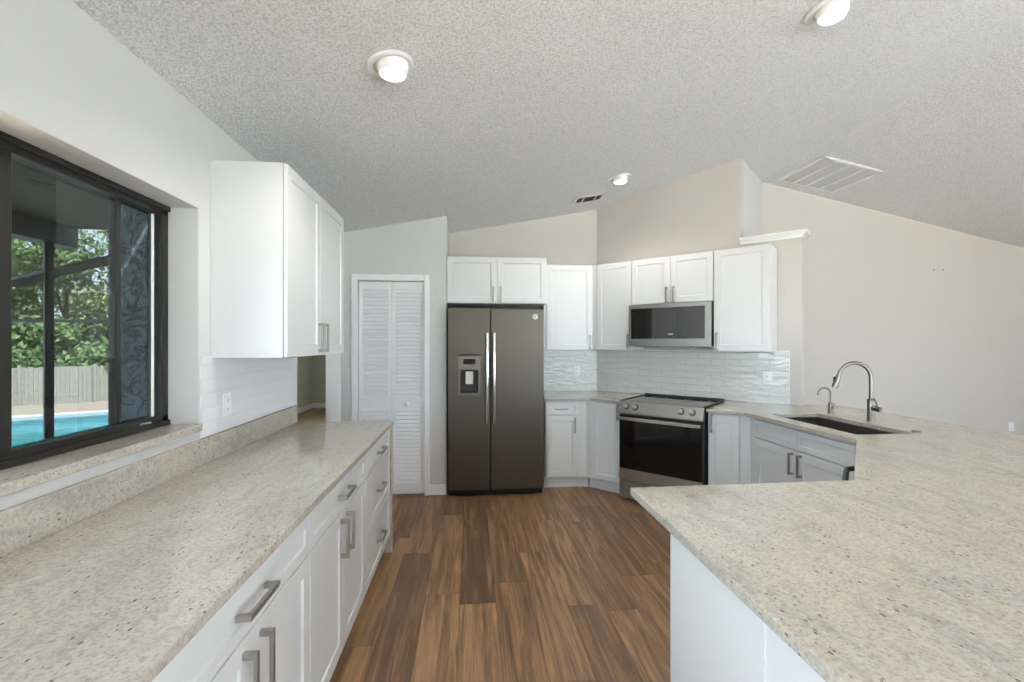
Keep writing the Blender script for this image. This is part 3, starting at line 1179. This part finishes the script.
# dispenser: surround, display, recess liner, paddle, drip tray
ds = MB()
ds.box(dx0, rx0, -0.006, 0.0, dz0, dz1 - 0.012)
ds.box(rx1, dx1, -0.006, 0.0, dz0, dz1 - 0.012)
ds.box(rx0, rx1, -0.006, 0.0, dz0, rz0)
ds.box(rx0, rx1, -0.006, 0.0, rz1, dz1 - 0.012)
dp = ds.build('dispenser', metal('dispenser_trim', srgb(118, 111, 103), 0.4), dl)
arc = MB()
for i in range(12):
    a0, a1 = i / 12, (i + 1) / 12
    xa, xb = dx0 - 0.004 + (dx1 - dx0 + 0.008) * a0, dx0 - 0.004 + (dx1 - dx0 + 0.008) * a1
    h0, h1 = 0.012 * math.sin(PI * a0), 0.012 * math.sin(PI * a1)
    vs = [arc.bm.verts.new(p) for p in ((xa, -0.014, dz1 - 0.014), (xb, -0.014, dz1 - 0.014), (xb, -0.014, dz1 + h1), (xa, -0.014, dz1 + h0), (xa, 0, dz1 - 0.014), (xb, 0, dz1 - 0.014), (xb, 0, dz1 + h1), (xa, 0, dz1 + h0))]
    for f_ in ((0, 1, 2, 3), (7, 6, 5, 4), (3, 2, 6, 7), (0, 4, 5, 1)):
        arc.bm.faces.new([vs[j] for j in f_])
arc.build('dispenser_hood', M['black'], dl)
MB().box((dx0 + dx1) / 2 - 0.058, (dx0 + dx1) / 2 + 0.058, -0.009, -0.005, 1.262, 1.31).build('display', M['bglass'], dl, bevel=0.002)
ln = MB()
ln.box(rx0, rx1, 0.060, 0.065, rz0, rz1)
ln.box(rx0, rx0 + 0.004, 0.0, 0.06, rz0, rz1)
ln.box(rx1 - 0.004, rx1, 0.0, 0.06, rz0, rz1)
ln.box(rx0, rx1, 0.0, 0.06, rz1 - 0.004, rz1)
ln.build('recess_liner', M['slate_dark'], dl)
cx_ = (dx0 + dx1) / 2
MB().box(cx_ - 0.035, cx_ + 0.035, 0.02, 0.032, 1.07, 1.19).build('paddle', paint('pale_paddle', srgb(216, 212, 200), 0.4), dl, bevel=0.004)
MB().box(rx0 + 0.004, rx1 - 0.004, 0.0, 0.06, rz0, rz0 + 0.008).build('drip_tray', M['black'], dl)
for dpar, hx_ in ((dl, sx - 0.033), (dr, sx + 0.033)):
    hb = MB()
    pts = []
    for i in range(21):
        a = i / 20
        z = 0.70 + (1.56 - 0.70) * a
        pts.append((hx_, -0.034 - 0.022 * math.sin(PI * a), z))
    prof = []
    for (px_, py_, pz_) in pts:
        prof.append([hb.bm.verts.new((px_ + ox, py_ + oy, pz_)) for ox, oy in ((-0.013, 0.006), (-0.011, -0.006), (-0.005, -0.010), (0.005, -0.010), (0.011, -0.006), (0.013, 0.006))])
    for a_, b_ in zip(prof, prof[1:]):
        for k_ in range(6):
            hb.bm.faces.new((a_[k_], a_[(k_ + 1) % 6], b_[(k_ + 1) % 6], b_[k_]))
    hb.bm.faces.new(prof[0][::-1])
    hb.bm.faces.new(prof[-1])
    for zz in (0.72, 1.535):
        hb.box(hx_ - 0.009, hx_ + 0.009, -0.034, 0.0, zz - 0.014, zz + 0.014)
    hb.build('handle', M['chrome_bar'], dpar, smooth=True)
# round maker's emblem: disc with a script-like flourish
em = MB().lathe([(0.027, 0), (0.027, 0.002), (0.024, 0.003)], 32, Matrix.Translation((0.83, 0.0, 1.715)) @ Matrix.Rotation(R(90), 4, 'X')).build('emblem', metal('emblem_silver', srgb(176, 172, 166), 0.3), dr, smooth=True)
fl = MB()
for ph, sg in ((0.0, 1), (PI, -1)):
    pts = []
    for i in range(22):
        a = i / 21 * 1.6 * PI + ph
        r_ = 0.004 + 0.009 * i / 21
        pts.append((0.83 + r_ * math.cos(a), -0.0036, 1.715 + r_ * math.sin(a)))
    fl.tube(pts, 0.0012, 6)
for i in range(28):
    a0, a1 = 2 * PI * i / 28, 2 * PI * (i + 1) / 28
    fl.tube([(0.83 + 0.021 * math.cos(a0), -0.0032, 1.715 + 0.021 * math.sin(a0)), (0.83 + 0.021 * math.cos(a1), -0.0032, 1.715 + 0.021 * math.sin(a1))], 0.001, 6)
fl.build('emblem_mark', M['slate_dark'], em)

# ------------------------------------------------------------------ range
sr0, sr1 = -1.930, -1.170
rw = sr1 - sr0
RD = 5.475 + 0.045 / SQ
rg = thing('range', 'stainless slide-in electric range with black oven glass on the diagonal wall', 'range', (*dg(sr0, RD), 0), R(-45))
rdep = (6.36 - RD) * SQ
MB().box(0.003, rw - 0.003, 0, rdep, 0.03, 0.905).build('body', M['black'], rg)
ctp = MB().box(0.0, rw, -0.01, rdep, 0.906, 0.926).build('cooktop', M['cooktop'], rg, bevel=0.003)
tr = MB()
tr.box(-0.004, 0.012, -0.012, rdep, 0.922, 0.932)
tr.box(rw - 0.012, rw + 0.004, -0.012, rdep, 0.922, 0.932)
tr.build('side_trim', M['slate_dark'], ctp, bevel=0.003)
MB().box(0.0, rw, rdep - 0.04, rdep, 0.926, 0.945).build('rear_vent', M['slate_dark'], ctp, bevel=0.004)
for (bx_, by_, br_) in ((0.2, 0.17, 0.10), (0.56, 0.17, 0.085), (0.2, 0.45, 0.075), (0.56, 0.45, 0.11)):
    rn = MB()
    rn.lathe([(br_, 0), (br_ + 0.003, 0), (br_ + 0.003, 0.0006), (br_, 0.0006)], 40, Matrix.Translation((bx_, by_, 0.9262)), close=True)
    rn.build('burner_ring', paint('burner_print_grey', srgb(120, 120, 120), 0.4), ctp)
# sloping control panel
cpn = MB()
prof = [(-0.012, 0.924), (-0.05, 0.828), (-0.05, 0.812), (0.0, 0.812), (0.0, 0.924)]
va = [cpn.bm.verts.new((0.0, y_, z_)) for y_, z_ in prof]
vb = [cpn.bm.verts.new((rw, y_, z_)) for y_, z_ in prof]
cpn.bm.faces.new(va)
cpn.bm.faces.new(vb[::-1])
for i in range(5):
    cpn.bm.faces.new((va[i], vb[i], vb[(i + 1) % 5], va[(i + 1) % 5]))
cpo = cpn.build('control_panel', M['steel'], rg, bevel=0.002)
tilt = math.atan2(0.038, 0.096)
for kx in (0.075, 0.165, rw - 0.185, rw - 0.09):
    mt = Matrix.Translation((kx, -0.031, 0.876)) @ Matrix.Rotation(R(90) - tilt, 4, 'X')
    kb = MB()
    kb.lathe([(0.0225, 0.0), (0.022, 0.006), (0.0205, 0.028), (0.018, 0.031)], 28, mt)
    ko = kb.build('knob', M['chrome_bar'], rg, smooth=True)
    MB().lathe([(0.029, 0.0), (0.029, 0.004), (0.023, 0.005)], 28, mt).build('knob_collar', M['slate_dark'], ko, smooth=True)
    MB().box(-0.0035, 0.0035, -0.019, 0.019, 0.030, 0.037, mt).build('knob_grip', M['nickel'], ko, bevel=0.001)
# oven door
od = MB().box(0.006, rw - 0.006, -0.035, -0.002, 0.20, 0.80).build('oven_door', M['black'], rg, bevel=0.004)
MB().box(0.012, rw - 0.012, -0.039, -0.035, 0.308, 0.757).build('oven_glass', M['bglass'], od, bevel=0.002)
MB().box(0.006, rw - 0.006, -0.040, -0.035, 0.20, 0.306).build('door_rail', M['steel'], od, bevel=0.002)
hb = MB()
hb.box(0.012, rw - 0.012, -0.088, -0.068, 0.758, 0.788)
for xx in (0.03, rw - 0.055):
    hb.box(xx, xx + 0.025, -0.07, -0.033, 0.76, 0.784)
hb.build('oven_handle', M['chrome_bar'], od, bevel=0.003)
MB().box(0.006, rw - 0.006, -0.035, -0.002, 0.035, 0.188).build('storage_drawer', M['steel'], rg, bevel=0.004)
for xx in (0.05, rw - 0.05):
    MB().cyl((xx, 0.06, 0), (xx, 0.06, 0.035), 0.018).build('foot', M['rubber'], rg)

# ------------------------------------------------------------------ microwave
sm0, sm1 = -2.022, -1.228
mw_ = sm1 - sm0
MD = 6.07
mwv = thing('microwave', 'over the range microwave with stainless frame and mirrored black glass', 'microwave', (*dg(sm0, MD), 1.428), R(-45))
mdep = (DG - MD) * SQ - 0.009
mh = 0.415
MB().box(0.002, mw_ - 0.002, 0.022, mdep, 0.006, mh - 0.001).build('body', M['slate_dark'], mwv, bevel=0.003)
mf = MB()
mf.box(0, mw_, 0, 0.022, 0.0, 0.075)
mf.box(0, mw_, 0, 0.022, mh - 0.04, mh)
mf.box(0, 0.022, 0, 0.022, 0.075, mh - 0.04)
mf.box(mw_ - 0.055, mw_, 0, 0.022, 0.075, mh - 0.04)
mo = mf.build('door', M['steel'], mwv)
MB().box(0.022, mw_ - 0.055, 0.004, 0.02, 0.075, mh - 0.04).build('door_glass', M['mglass'], mo)
vt = MB()
for i in range(14):
    vt.box(0.05 + i * 0.05, 0.085 + i * 0.05, 0.04, 0.16, -0.004, 0.008)
vt.build('underside_vent', M['black'], mwv)
cb = MB()
for i in range(4):
    cb.box(0.40 + i * 0.012, 0.409 + i * 0.012, 0.0025, 0.0045, 0.112, 0.124)
cb.build('clock_mark', paint('white_print', srgb(225, 225, 225), 0.4), mo)

# ------------------------------------------------------------------ outlets, wall marks


def outlet(label, loc, rz, mat, horizontal=False, round_=False):
    o = thing('wall_outlet', label, 'outlet', loc, rz, 'wall outlets')
    pw, ph = (0.115, 0.072) if horizontal else (0.072, 0.115)
    MB().box(-pw / 2, pw / 2, -0.006, 0, 0, ph).build('cover_plate', mat, o, bevel=0.002)
    for k in (-1, 1):
        r_ = MB()
        ox, oz = (k * 0.022, ph / 2) if horizontal else (0, ph / 2 + k * 0.022)
        r_.lathe([(0.016, 0), (0.016, 0.002), (0.014, 0.003)], 20, Matrix.Translation((ox, -0.006, oz)) @ Matrix.Rotation(R(90), 4, 'X'))
        r_ = r_.build('socket', mat, o, smooth=True)
        sl = MB()
        for q_ in (-0.005, 0.005):
            sl.box(ox + q_ - 0.001, ox + q_ + 0.001, -0.0095, -0.0085, oz - 0.004, oz + 0.004)
        sl.build('socket_slots', M['slate_dark'], r_)
    return o


outlet('white outlet plate on the tiles under the left wall cabinet', (LW + 0.0085, 2.36, 1.10), R(90), M['plastic'])
outlet('white outlet plate on the back wall tiles beside the refrigerator', (1.225, BW - 0.0085, 1.09), 0, M['plastic'])
p = dg(-0.84, DG - 0.017 * SQ)
outlet('white outlet plate on the shiny tiles at the right of the range', (p[0], p[1], 1.085), R(-45), M['plastic'])
outlet('white outlet low on the dining room wall beyond the counter', (6.72, GW - 0.0005, 0.36), 0, M['plastic'])
for (mx_, lb) in ((5.66, 'left one of two small dark nail holes high on the dining room wall'), (5.79, 'right one of two small dark nail holes high on the dining room wall')):
    a = MB().lathe([(0.012, 0), (0.012, 0.003), (0.006, 0.006)], 12, Matrix.Rotation(R(90), 4, 'X')).build('wall_anchor', M['nickel'], smooth=True)
    a.location = (mx_, GW - 0.0005, 2.36)
    tag(a, lb, 'wall anchor', 'wall anchors')

# ------------------------------------------------------------------ recessed ceiling lights


def can_light(x, y, label):
    right = x > RX
    z = (zr if right else zl)(x)
    ang = math.atan(-0.205 if right else 0.188)
    t = thing('recessed_light', label, 'ceiling light', (x, y, z), 0, 'recessed ceiling lights')
    tl = Matrix.Rotation(-ang, 4, 'Y')
    MB().lathe([(0.068, 0.002), (0.098, 0.002), (0.102, -0.006), (0.094, -0.012), (0.072, -0.009)], 40, tl, close=True).build('trim_ring', M['trim'], t, smooth=True)
    sh_ = MB()
    sh_.lathe([(0.066, 0.02), (0.067, -0.015), (0.062, -0.040), (0.056, -0.046), (0.054, -0.044), (0.054, 0.02)], 40, Matrix.Translation((0.012, 0, 0)), close=True)
    sh_.build('eyeball', M['trim'], t, smooth=True)
    ln_ = MB().lathe([(0.053, -0.030), (0.053, -0.041), (0.045, -0.0435), (0.02, -0.0445)], 36, Matrix.Translation((0.012, 0, 0))).build('lens', M['lens'], t, smooth=True)
    ld = bpy.data.lights.new('lamp', 'SPOT')
    ld.energy = 11
    ld.color = (1.0, 0.97, 0.93)
    ld.spot_size = R(150)
    ld.spot_blend = 0.6
    ld.shadow_soft_size = 0.04
    lo = bpy.data.objects.new('lamp', ld)
    COL.objects.link(lo)
    lo.parent = t
    lo.location = (0, 0, -0.12)
    return t


can_light(-0.345, 2.0, 'lit white eyeball ceiling light nearest the left wall')
can_light(1.70, 2.0, 'lit white eyeball ceiling light cut by the top of the picture')
can_light(1.37, 4.07, 'lit ceiling light above the cabinets near the ceiling vent')
can_light(-0.345, -0.6, 'added unseen eyeball ceiling light behind the camera on the left')  # added out of view for extra light
can_light(1.70, -0.6, 'added unseen eyeball ceiling light behind the camera on the right')  # also added out of view for extra light

# ------------------------------------------------------------------ ceiling vents


def ceiling_frame(o, x, y, right):
    ang = math.atan(-0.205 if right else 0.188)
    o.location = (x, y, (zr if right else zl)(x))
    o.rotation_euler = (0, -ang, 0)


vr = thing('ceiling_register', 'small metal supply vent with dark slots on the sloped ceiling above the cabinets', 'vent')
ceiling_frame(vr, 1.225, 4.605, False)
hw, hd_ = 0.155, 0.105
f = MB()
f.box(-hw, hw, -hd_, -hd_ + 0.025, -0.008, 0.001)
f.box(-hw, hw, hd_ - 0.025, hd_, -0.008, 0.001)
f.box(-hw, -hw + 0.025, -hd_, hd_, -0.008, 0.001)
f.box(hw - 0.025, hw, -hd_, hd_, -0.008, 0.001)
f.box(-0.064, -0.054, -hd_, hd_, -0.007, 0.001)
f.box(0.066, 0.076, -hd_, hd_, -0.007, 0.001)
f.build('frame', M['trim'], vr)
MB().box(-hw + 0.02, hw - 0.02, -hd_ + 0.02, hd_ - 0.02, -0.002, 0.001).build('backing', M['slate_dark'], vr)
lv = MB()
for i in range(7):
    yy = -0.072 + i * 0.024
    lv.box(-0.054, 0.066, yy - 0.001, yy + 0.001, -0.008, 0.0)
for i in range(4):
    xx = 0.086 + i * 0.014
    lv.box(xx - 0.001, xx + 0.001, -hd_ + 0.025, hd_ - 0.025, -0.008, 0.0)
    xx = -0.122 + i * 0.016
    lv.box(xx - 0.001, xx + 0.001, -hd_ + 0.025, hd_ - 0.025, -0.008, 0.0)
lv.build('louvres', M['slate_dark'], vr)

vg = thing('return_grille', 'large white louvred return air grille on the right ceiling slope', 'vent')
ceiling_frame(vg, 3.86, 4.57, True)
hw, hd_ = 0.34, 0.34
f = MB()
for (xa, xb, ya, yb) in ((-hw, hw, -hd_, -hd_ + 0.035), (-hw, hw, hd_ - 0.035, hd_), (-hw, -hw + 0.035, -hd_, hd_), (hw - 0.035, hw, -hd_, hd_)):
    f.box(xa, xb, ya, yb, -0.012, 0.001)
for k_ in (-1, 0, 1):
    f.box(k_ * 0.16 - 0.008, k_ * 0.16 + 0.008, -hd_, hd_, -0.011, 0.001)
f.build('frame', M['trim'], vg)
lv = MB()
for i in range(30):
    yy = -hd_ + 0.045 + i * 0.0207
    mt = Matrix.Translation((0, yy, -0.005)) @ Matrix.Rotation(R(40), 4, 'X')
    lv.box(-hw + 0.03, hw - 0.03, -0.008, 0.008, -0.0008, 0.0008, mt)
lv.build('louvres', M['trim'], vg)
MB().box(-hw + 0.02, hw - 0.02, -hd_ + 0.02, hd_ - 0.02, -0.001, 0.001).build('backing', paint('grille_backing_grey', srgb(226, 226, 226), 0.8), vg)  # plain pale grey sheet behind the louvres

# ------------------------------------------------------------------ outside: patio, pool, fence, trees
GZ = -0.15
struct(MB().box(-60, 60, -60, 60, -2.2, -1.5).build('ground', M['lawn']))
# patio deck with a hole for the pool; the far pool edge runs obliquely
pa = Vector((-9.2, 11.0))
pd = Vector((math.sin(R(60)), math.cos(R(60))))      # along the far coping
pn_ = Vector((pd.y, -pd.x))                          # towards the house
P0 = pa - pd * 7.0
P1 = pa + pd * 4.6
P2 = P1 + pn_ * 4.6
P3 = P0 + pn_ * 4.6
deck_poly = [(-24, -16), (-1.41, -16), (-1.41, 2.6), (-1.95, 2.6), (-1.95, 5.3), (-3.9, 5.3), (-3.9, 13.2), (-24, 4.0 + 0.2)]
far = pa - pn_ * 2.6
f0, f1 = far - pd * 12, far + pd * 9
deck_poly = [(-24, -16), (-1.41, -16), (-1.41, 2.6), (-1.95, 2.6), (-1.95, 5.1), (-3.66, 5.1), (-3.66, 10.8), (f1.x, f1.y), (f0.x, f0.y), (-24, f0.y)]
hole = [tuple(P0), tuple(P3), tuple(P2), tuple(P1)]
struct(MB().hole_prism(deck_poly, [hole], -1.6, GZ).build('patio_floor', M['deck']))
struct(MB().box(LW - 0.2, 22.0, -16.0, -4.2, -0.3, -0.03).box(8.35, 22.0, -4.2, 12.0, -0.3, -0.03).build('terrace_floor', M['terrace']))
g0, g1 = pa - pn_ * 0.32, pa - pn_ * 2.58
struct(MB().prism([(v.x, v.y) for v in (g0 - pd * 12, g1 - pd * 12, g1 + pd * 8, g0 + pd * 8)][::-1], GZ + 0.001, GZ + 0.012).build('dim_deck_strip', paint('dim_deck_tan', srgb(176, 158, 140), 0.9)))  # overlay added on the far deck, darker to cut its brightness
pl = thing('swimming_pool', 'turquoise swimming pool seen through the kitchen window', 'pool', (pa.x, pa.y, -1.55))
sh_ = MB()
wt = 0.04
for (a_, b_) in ((P0, P1), (P1, P2), (P2, P3), (P3, P0)):
    dv_ = (b_ - a_).normalized()
    n_ = Vector((dv_.y, -dv_.x))
    q = [a_ , b_ , b_ + n_ * wt, a_ + n_ * wt]
    sh_.prism([(v.x - pa.x, v.y - pa.y) for v in q], 0.05, 1.55 - 0.21)
sh_.prism([(v.x - pa.x, v.y - pa.y) for v in (P0, P3, P2, P1)], 0.0, 0.05)
sh_.build('shell', M['pool_shell'], pl)
tl_ = MB()
for (a_, b_) in ((P0, P1), (P1, P2), (P2, P3), (P3, P0)):
    dv_ = (b_ - a_).normalized()
    n_ = Vector((dv_.y, -dv_.x))
    q = [a_ , b_ , b_ + n_ * wt, a_ + n_ * wt]
    tl_.prism([(v.x - pa.x, v.y - pa.y) for v in q], 1.55 - 0.33, 1.55 + GZ)
tl_.build('waterline_tile', M['pool_tile'], pl)
q = [P0 + (P2 - P0).normalized() * 0.02, P3, P2, P1]
MB().prism([(v.x - pa.x, v.y - pa.y) for v in (P0, P3, P2, P1)], 1.15, 1.55 - 0.30).build('water', M['water'], pl)
cp_ = MB()
for (a_, b_) in ((P0, P1), (P1, P2), (P2, P3), (P3, P0)):
    dv_ = (b_ - a_).normalized()
    n_ = Vector((dv_.y, -dv_.x))
    q = [a_ - n_ * 0.3, b_ - n_ * 0.3, b_ + n_ * 0.03, a_ + n_ * 0.03]
    cp_.prism([(v.x - pa.x, v.y - pa.y) for v in q], 1.55 + GZ + 0.001, 1.55 + GZ + 0.02)
cp_.build('coping', paint('coping_stone', srgb(226, 216, 204), 0.8), pl, bevel=0.004)

# house wall beside the window, porch roof, posts
struct(MB().box(-1.88, -1.42, 2.55, 2.7, -1.5, 2.75).build('wall_stucco', M['stucco']))
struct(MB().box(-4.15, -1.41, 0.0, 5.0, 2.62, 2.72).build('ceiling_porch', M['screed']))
bm_ = MB()
bm_.box(-4.15, -3.97, 0.0, 5.0, 2.42, 2.619)
tag(bm_.build('porch_beam', M['patio_dark']), 'dark horizontal beam along the porch roof edge outside the window', 'beam')


def post(x, y, w_, z1, label, grp='porch posts'):
    o = thing('porch_post', label, 'post', (x, y, GZ), R(-40), grp)
    h = w_ / 2
    MB().box(-h, h, -h, h, 0, z1 - GZ).build('shaft', M['patio_dark'], o, bevel=0.004)
    MB().box(-h - 0.02, h + 0.02, -h - 0.02, h + 0.02, 0, 0.012).build('base_plate', M['patio_dark'], o)
    return o


post(-3.99, 4.70, 0.065, 2.42, 'dark square porch post left of the stucco wall through the window')
br = MB()
br.tube([(-5.1, 4.45, 1.74), (-3.2, 4.9, 2.40)], 0.05, 4)
tag(br.build('diagonal_brace', M['patio_dark']), 'dark diagonal brace crossing the porch post outside the window', 'brace')
sb = MB()
sb.box(-6.6, -3.2, 6.6, 6.64, 1.74, 1.78)
tag(sb.build('screen_rail', M['patio_dark']), 'thin dark horizontal screen rail in front of the trees', 'rail')

# fence beyond the pool
fa = Vector((-18.0, 21.8))
fd = Vector((math.sin(R(66)), math.cos(R(66))))
FZ = -1.5
fn = thing('fence', 'weathered grey board fence beyond the pool', 'fence', (fa.x, fa.y, FZ), math.atan2(fd.y, fd.x))
bd = MB()
x = -9.0
while x < 9.0:
    h_ = 1.92 + random.uniform(-0.03, 0.03)
    bd.box(x, x + 0.135, 0, 0.02, 0.03, h_)
    x += 0.145
bd.build('boards', M['fence'], fn)
ra = MB()
for z_ in (0.4, 1.15, 1.8):
    ra.box(-9, 9, 0.02, 0.06, z_, z_ + 0.09)
ra.build('rails', M['fence'], fn)
for i in range(8):
    MB().box(-8.7 + i * 2.45, -8.6 + i * 2.45, -0.10, 0.0, 0, 2.02).build('post', M['fence'], fn)


def leaf_cloud(blobs, n, size, rng):
    vs, fs = [], []
    tot = sum(b_[3] ** 2 for b_ in blobs)
    for (bx_, by_, bz_, br_, sq) in blobs:
        for i in range(int(n * br_ ** 2 / tot)):
            d_ = Vector((rng.gauss(0, 1), rng.gauss(0, 1), rng.gauss(0, 1))).normalized()
            r_ = br_ * (0.55 + 0.5 * rng.random())
            c_ = Vector((bx_, by_, bz_)) + Vector((d_.x * r_, d_.y * r_, d_.z * r_ * sq))
            nrm = (d_ + Vector((rng.uniform(-1, 1), rng.uniform(-1, 1), rng.uniform(-1, 1))) * 0.9).normalized()
            a_ = nrm.orthogonal().normalized()
            a_.rotate(Matrix.Rotation(rng.uniform(0, 6.28), 3, nrm))
            b2 = nrm.cross(a_)
            s_ = size * rng.uniform(0.6, 1.3)
            k_ = len(vs)
            vs += [c_ - a_ * s_, c_ + b2 * s_ * 0.45 + nrm * s_ * 0.1, c_ + a_ * s_, c_ - b2 * s_ * 0.45 + nrm * s_ * 0.1]
            fs.append((k_, k_ + 1, k_ + 2, k_ + 3))
    return vs, fs


def tree(x, y, z0, height, rad, mat, label, seed, n=5000, size=0.16, trunk=0.14, low=0.25):
    rng = random.Random(seed)
    t = thing('tree', label, 'tree', (x, y, z0), 0, 'trees behind the fence')
    blobs = []
    for i in range(11):
        a = rng.uniform(0, 6.28)
        rr_ = rad * rng.uniform(0.1, 0.75)
        zz = height * rng.uniform(low, 0.95)
        blobs.append((rr_ * math.cos(a), rr_ * math.sin(a), zz, rad * rng.uniform(0.32, 0.52), 0.8))
    vs, fs = leaf_cloud(blobs, n, size, rng)
    me = bpy.data.meshes.new('crown')
    me.from_pydata([v[:] for v in vs], [], fs)
    me.materials.append(mat)
    co = bpy.data.objects.new('crown', me)
    COL.objects.link(co)
    co.parent = t
    tk = MB()
    tk.tube([(0, 0, 0), (0.08, 0.03, height * 0.3), (-0.05, 0.0, height * 0.6), (0.02, 0.02, height * 0.9)], [trunk, trunk * 0.8, trunk * 0.5, 0.02], 8)
    for b_ in blobs[:6]:
        tk.tube([(0, 0, b_[2] * 0.55), (b_[0] * 0.5, b_[1] * 0.5, b_[2] * 0.8), (b_[0], b_[1], b_[2])], [trunk * 0.4, trunk * 0.3, 0.02], 6)
    tk.build('trunk', M['bark'], t, smooth=True)
    return t


rngt = random.Random(3)
names_t = [
    (-15.2, 22.5, 9.5, 3.4, 'leaf_a', 'bright mid green tree right of the porch post through the window'),
    (-20.0, 24.5, 10.0, 3.8, 'leaf_b', 'dark green tree left of the porch post through the window'),
    (-17.6, 26.5, 11.5, 4.0, 'leaf_c', 'tall yellow green tree standing behind the porch post'),
    (-13.5, 25.5, 11.0, 3.8, 'leaf_b', 'dark tree beside the stucco wall edge through the window'),
    (-23.5, 21.5, 9.0, 3.6, 'leaf_a', 'green tree at the far left of the window view'),
    (-25.5, 27.5, 12.5, 4.6, 'leaf_b', 'tall dark tree far left behind the others'),
    (-20.5, 30.5, 13.5, 5.0, 'leaf_a', 'tall tree in the back row behind the porch post'),
    (-12.0, 30.0, 13.0, 4.8, 'leaf_c', 'pale tree in the back row behind the stucco wall edge'),
]
for i, (tx, ty, th_, tr_, mt_, lb) in enumerate(names_t):
    tree(tx * 1.1, ty * 1.1, -1.5, th_, tr_, M[mt_], lb, 40 + i, n=6500, size=0.19, low=0.2)
for i, (tx, ty, lb) in enumerate(((-21.6, 22.2, 'dark shrub behind the fence at the left of the porch post'), (-17.8, 23.6, 'dark shrub behind the fence at the porch post'), (-14.2, 24.4, 'dark shrub behind the fence right of the porch post'))):
    rng = random.Random(90 + i)
    t = thing('shrub', lb, 'shrub', (tx, ty, -1.5), 0, 'shrubs behind the fence')
    blobs = [(rng.uniform(-1.4, 1.4), rng.uniform(-0.5, 0.5), rng.uniform(0.6, 2.4), rng.uniform(0.7, 1.1), 0.9) for _ in range(9)]
    vs, fs = leaf_cloud(blobs, 3500, 0.15, rng)
    me = bpy.data.meshes.new('foliage')
    me.from_pydata([v[:] for v in vs], [], fs)
    me.materials.append(M['leaf_b'])
    co = bpy.data.objects.new('foliage', me)
    COL.objects.link(co)
    co.parent = t
    st_ = MB()
    for b_ in blobs[:5]:
        st_.tube([(b_[0] * 0.2, b_[1] * 0.2, 0), (b_[0], b_[1], b_[2])], [0.05, 0.015], 6)
    st_.build('stems', M['bark'], t)
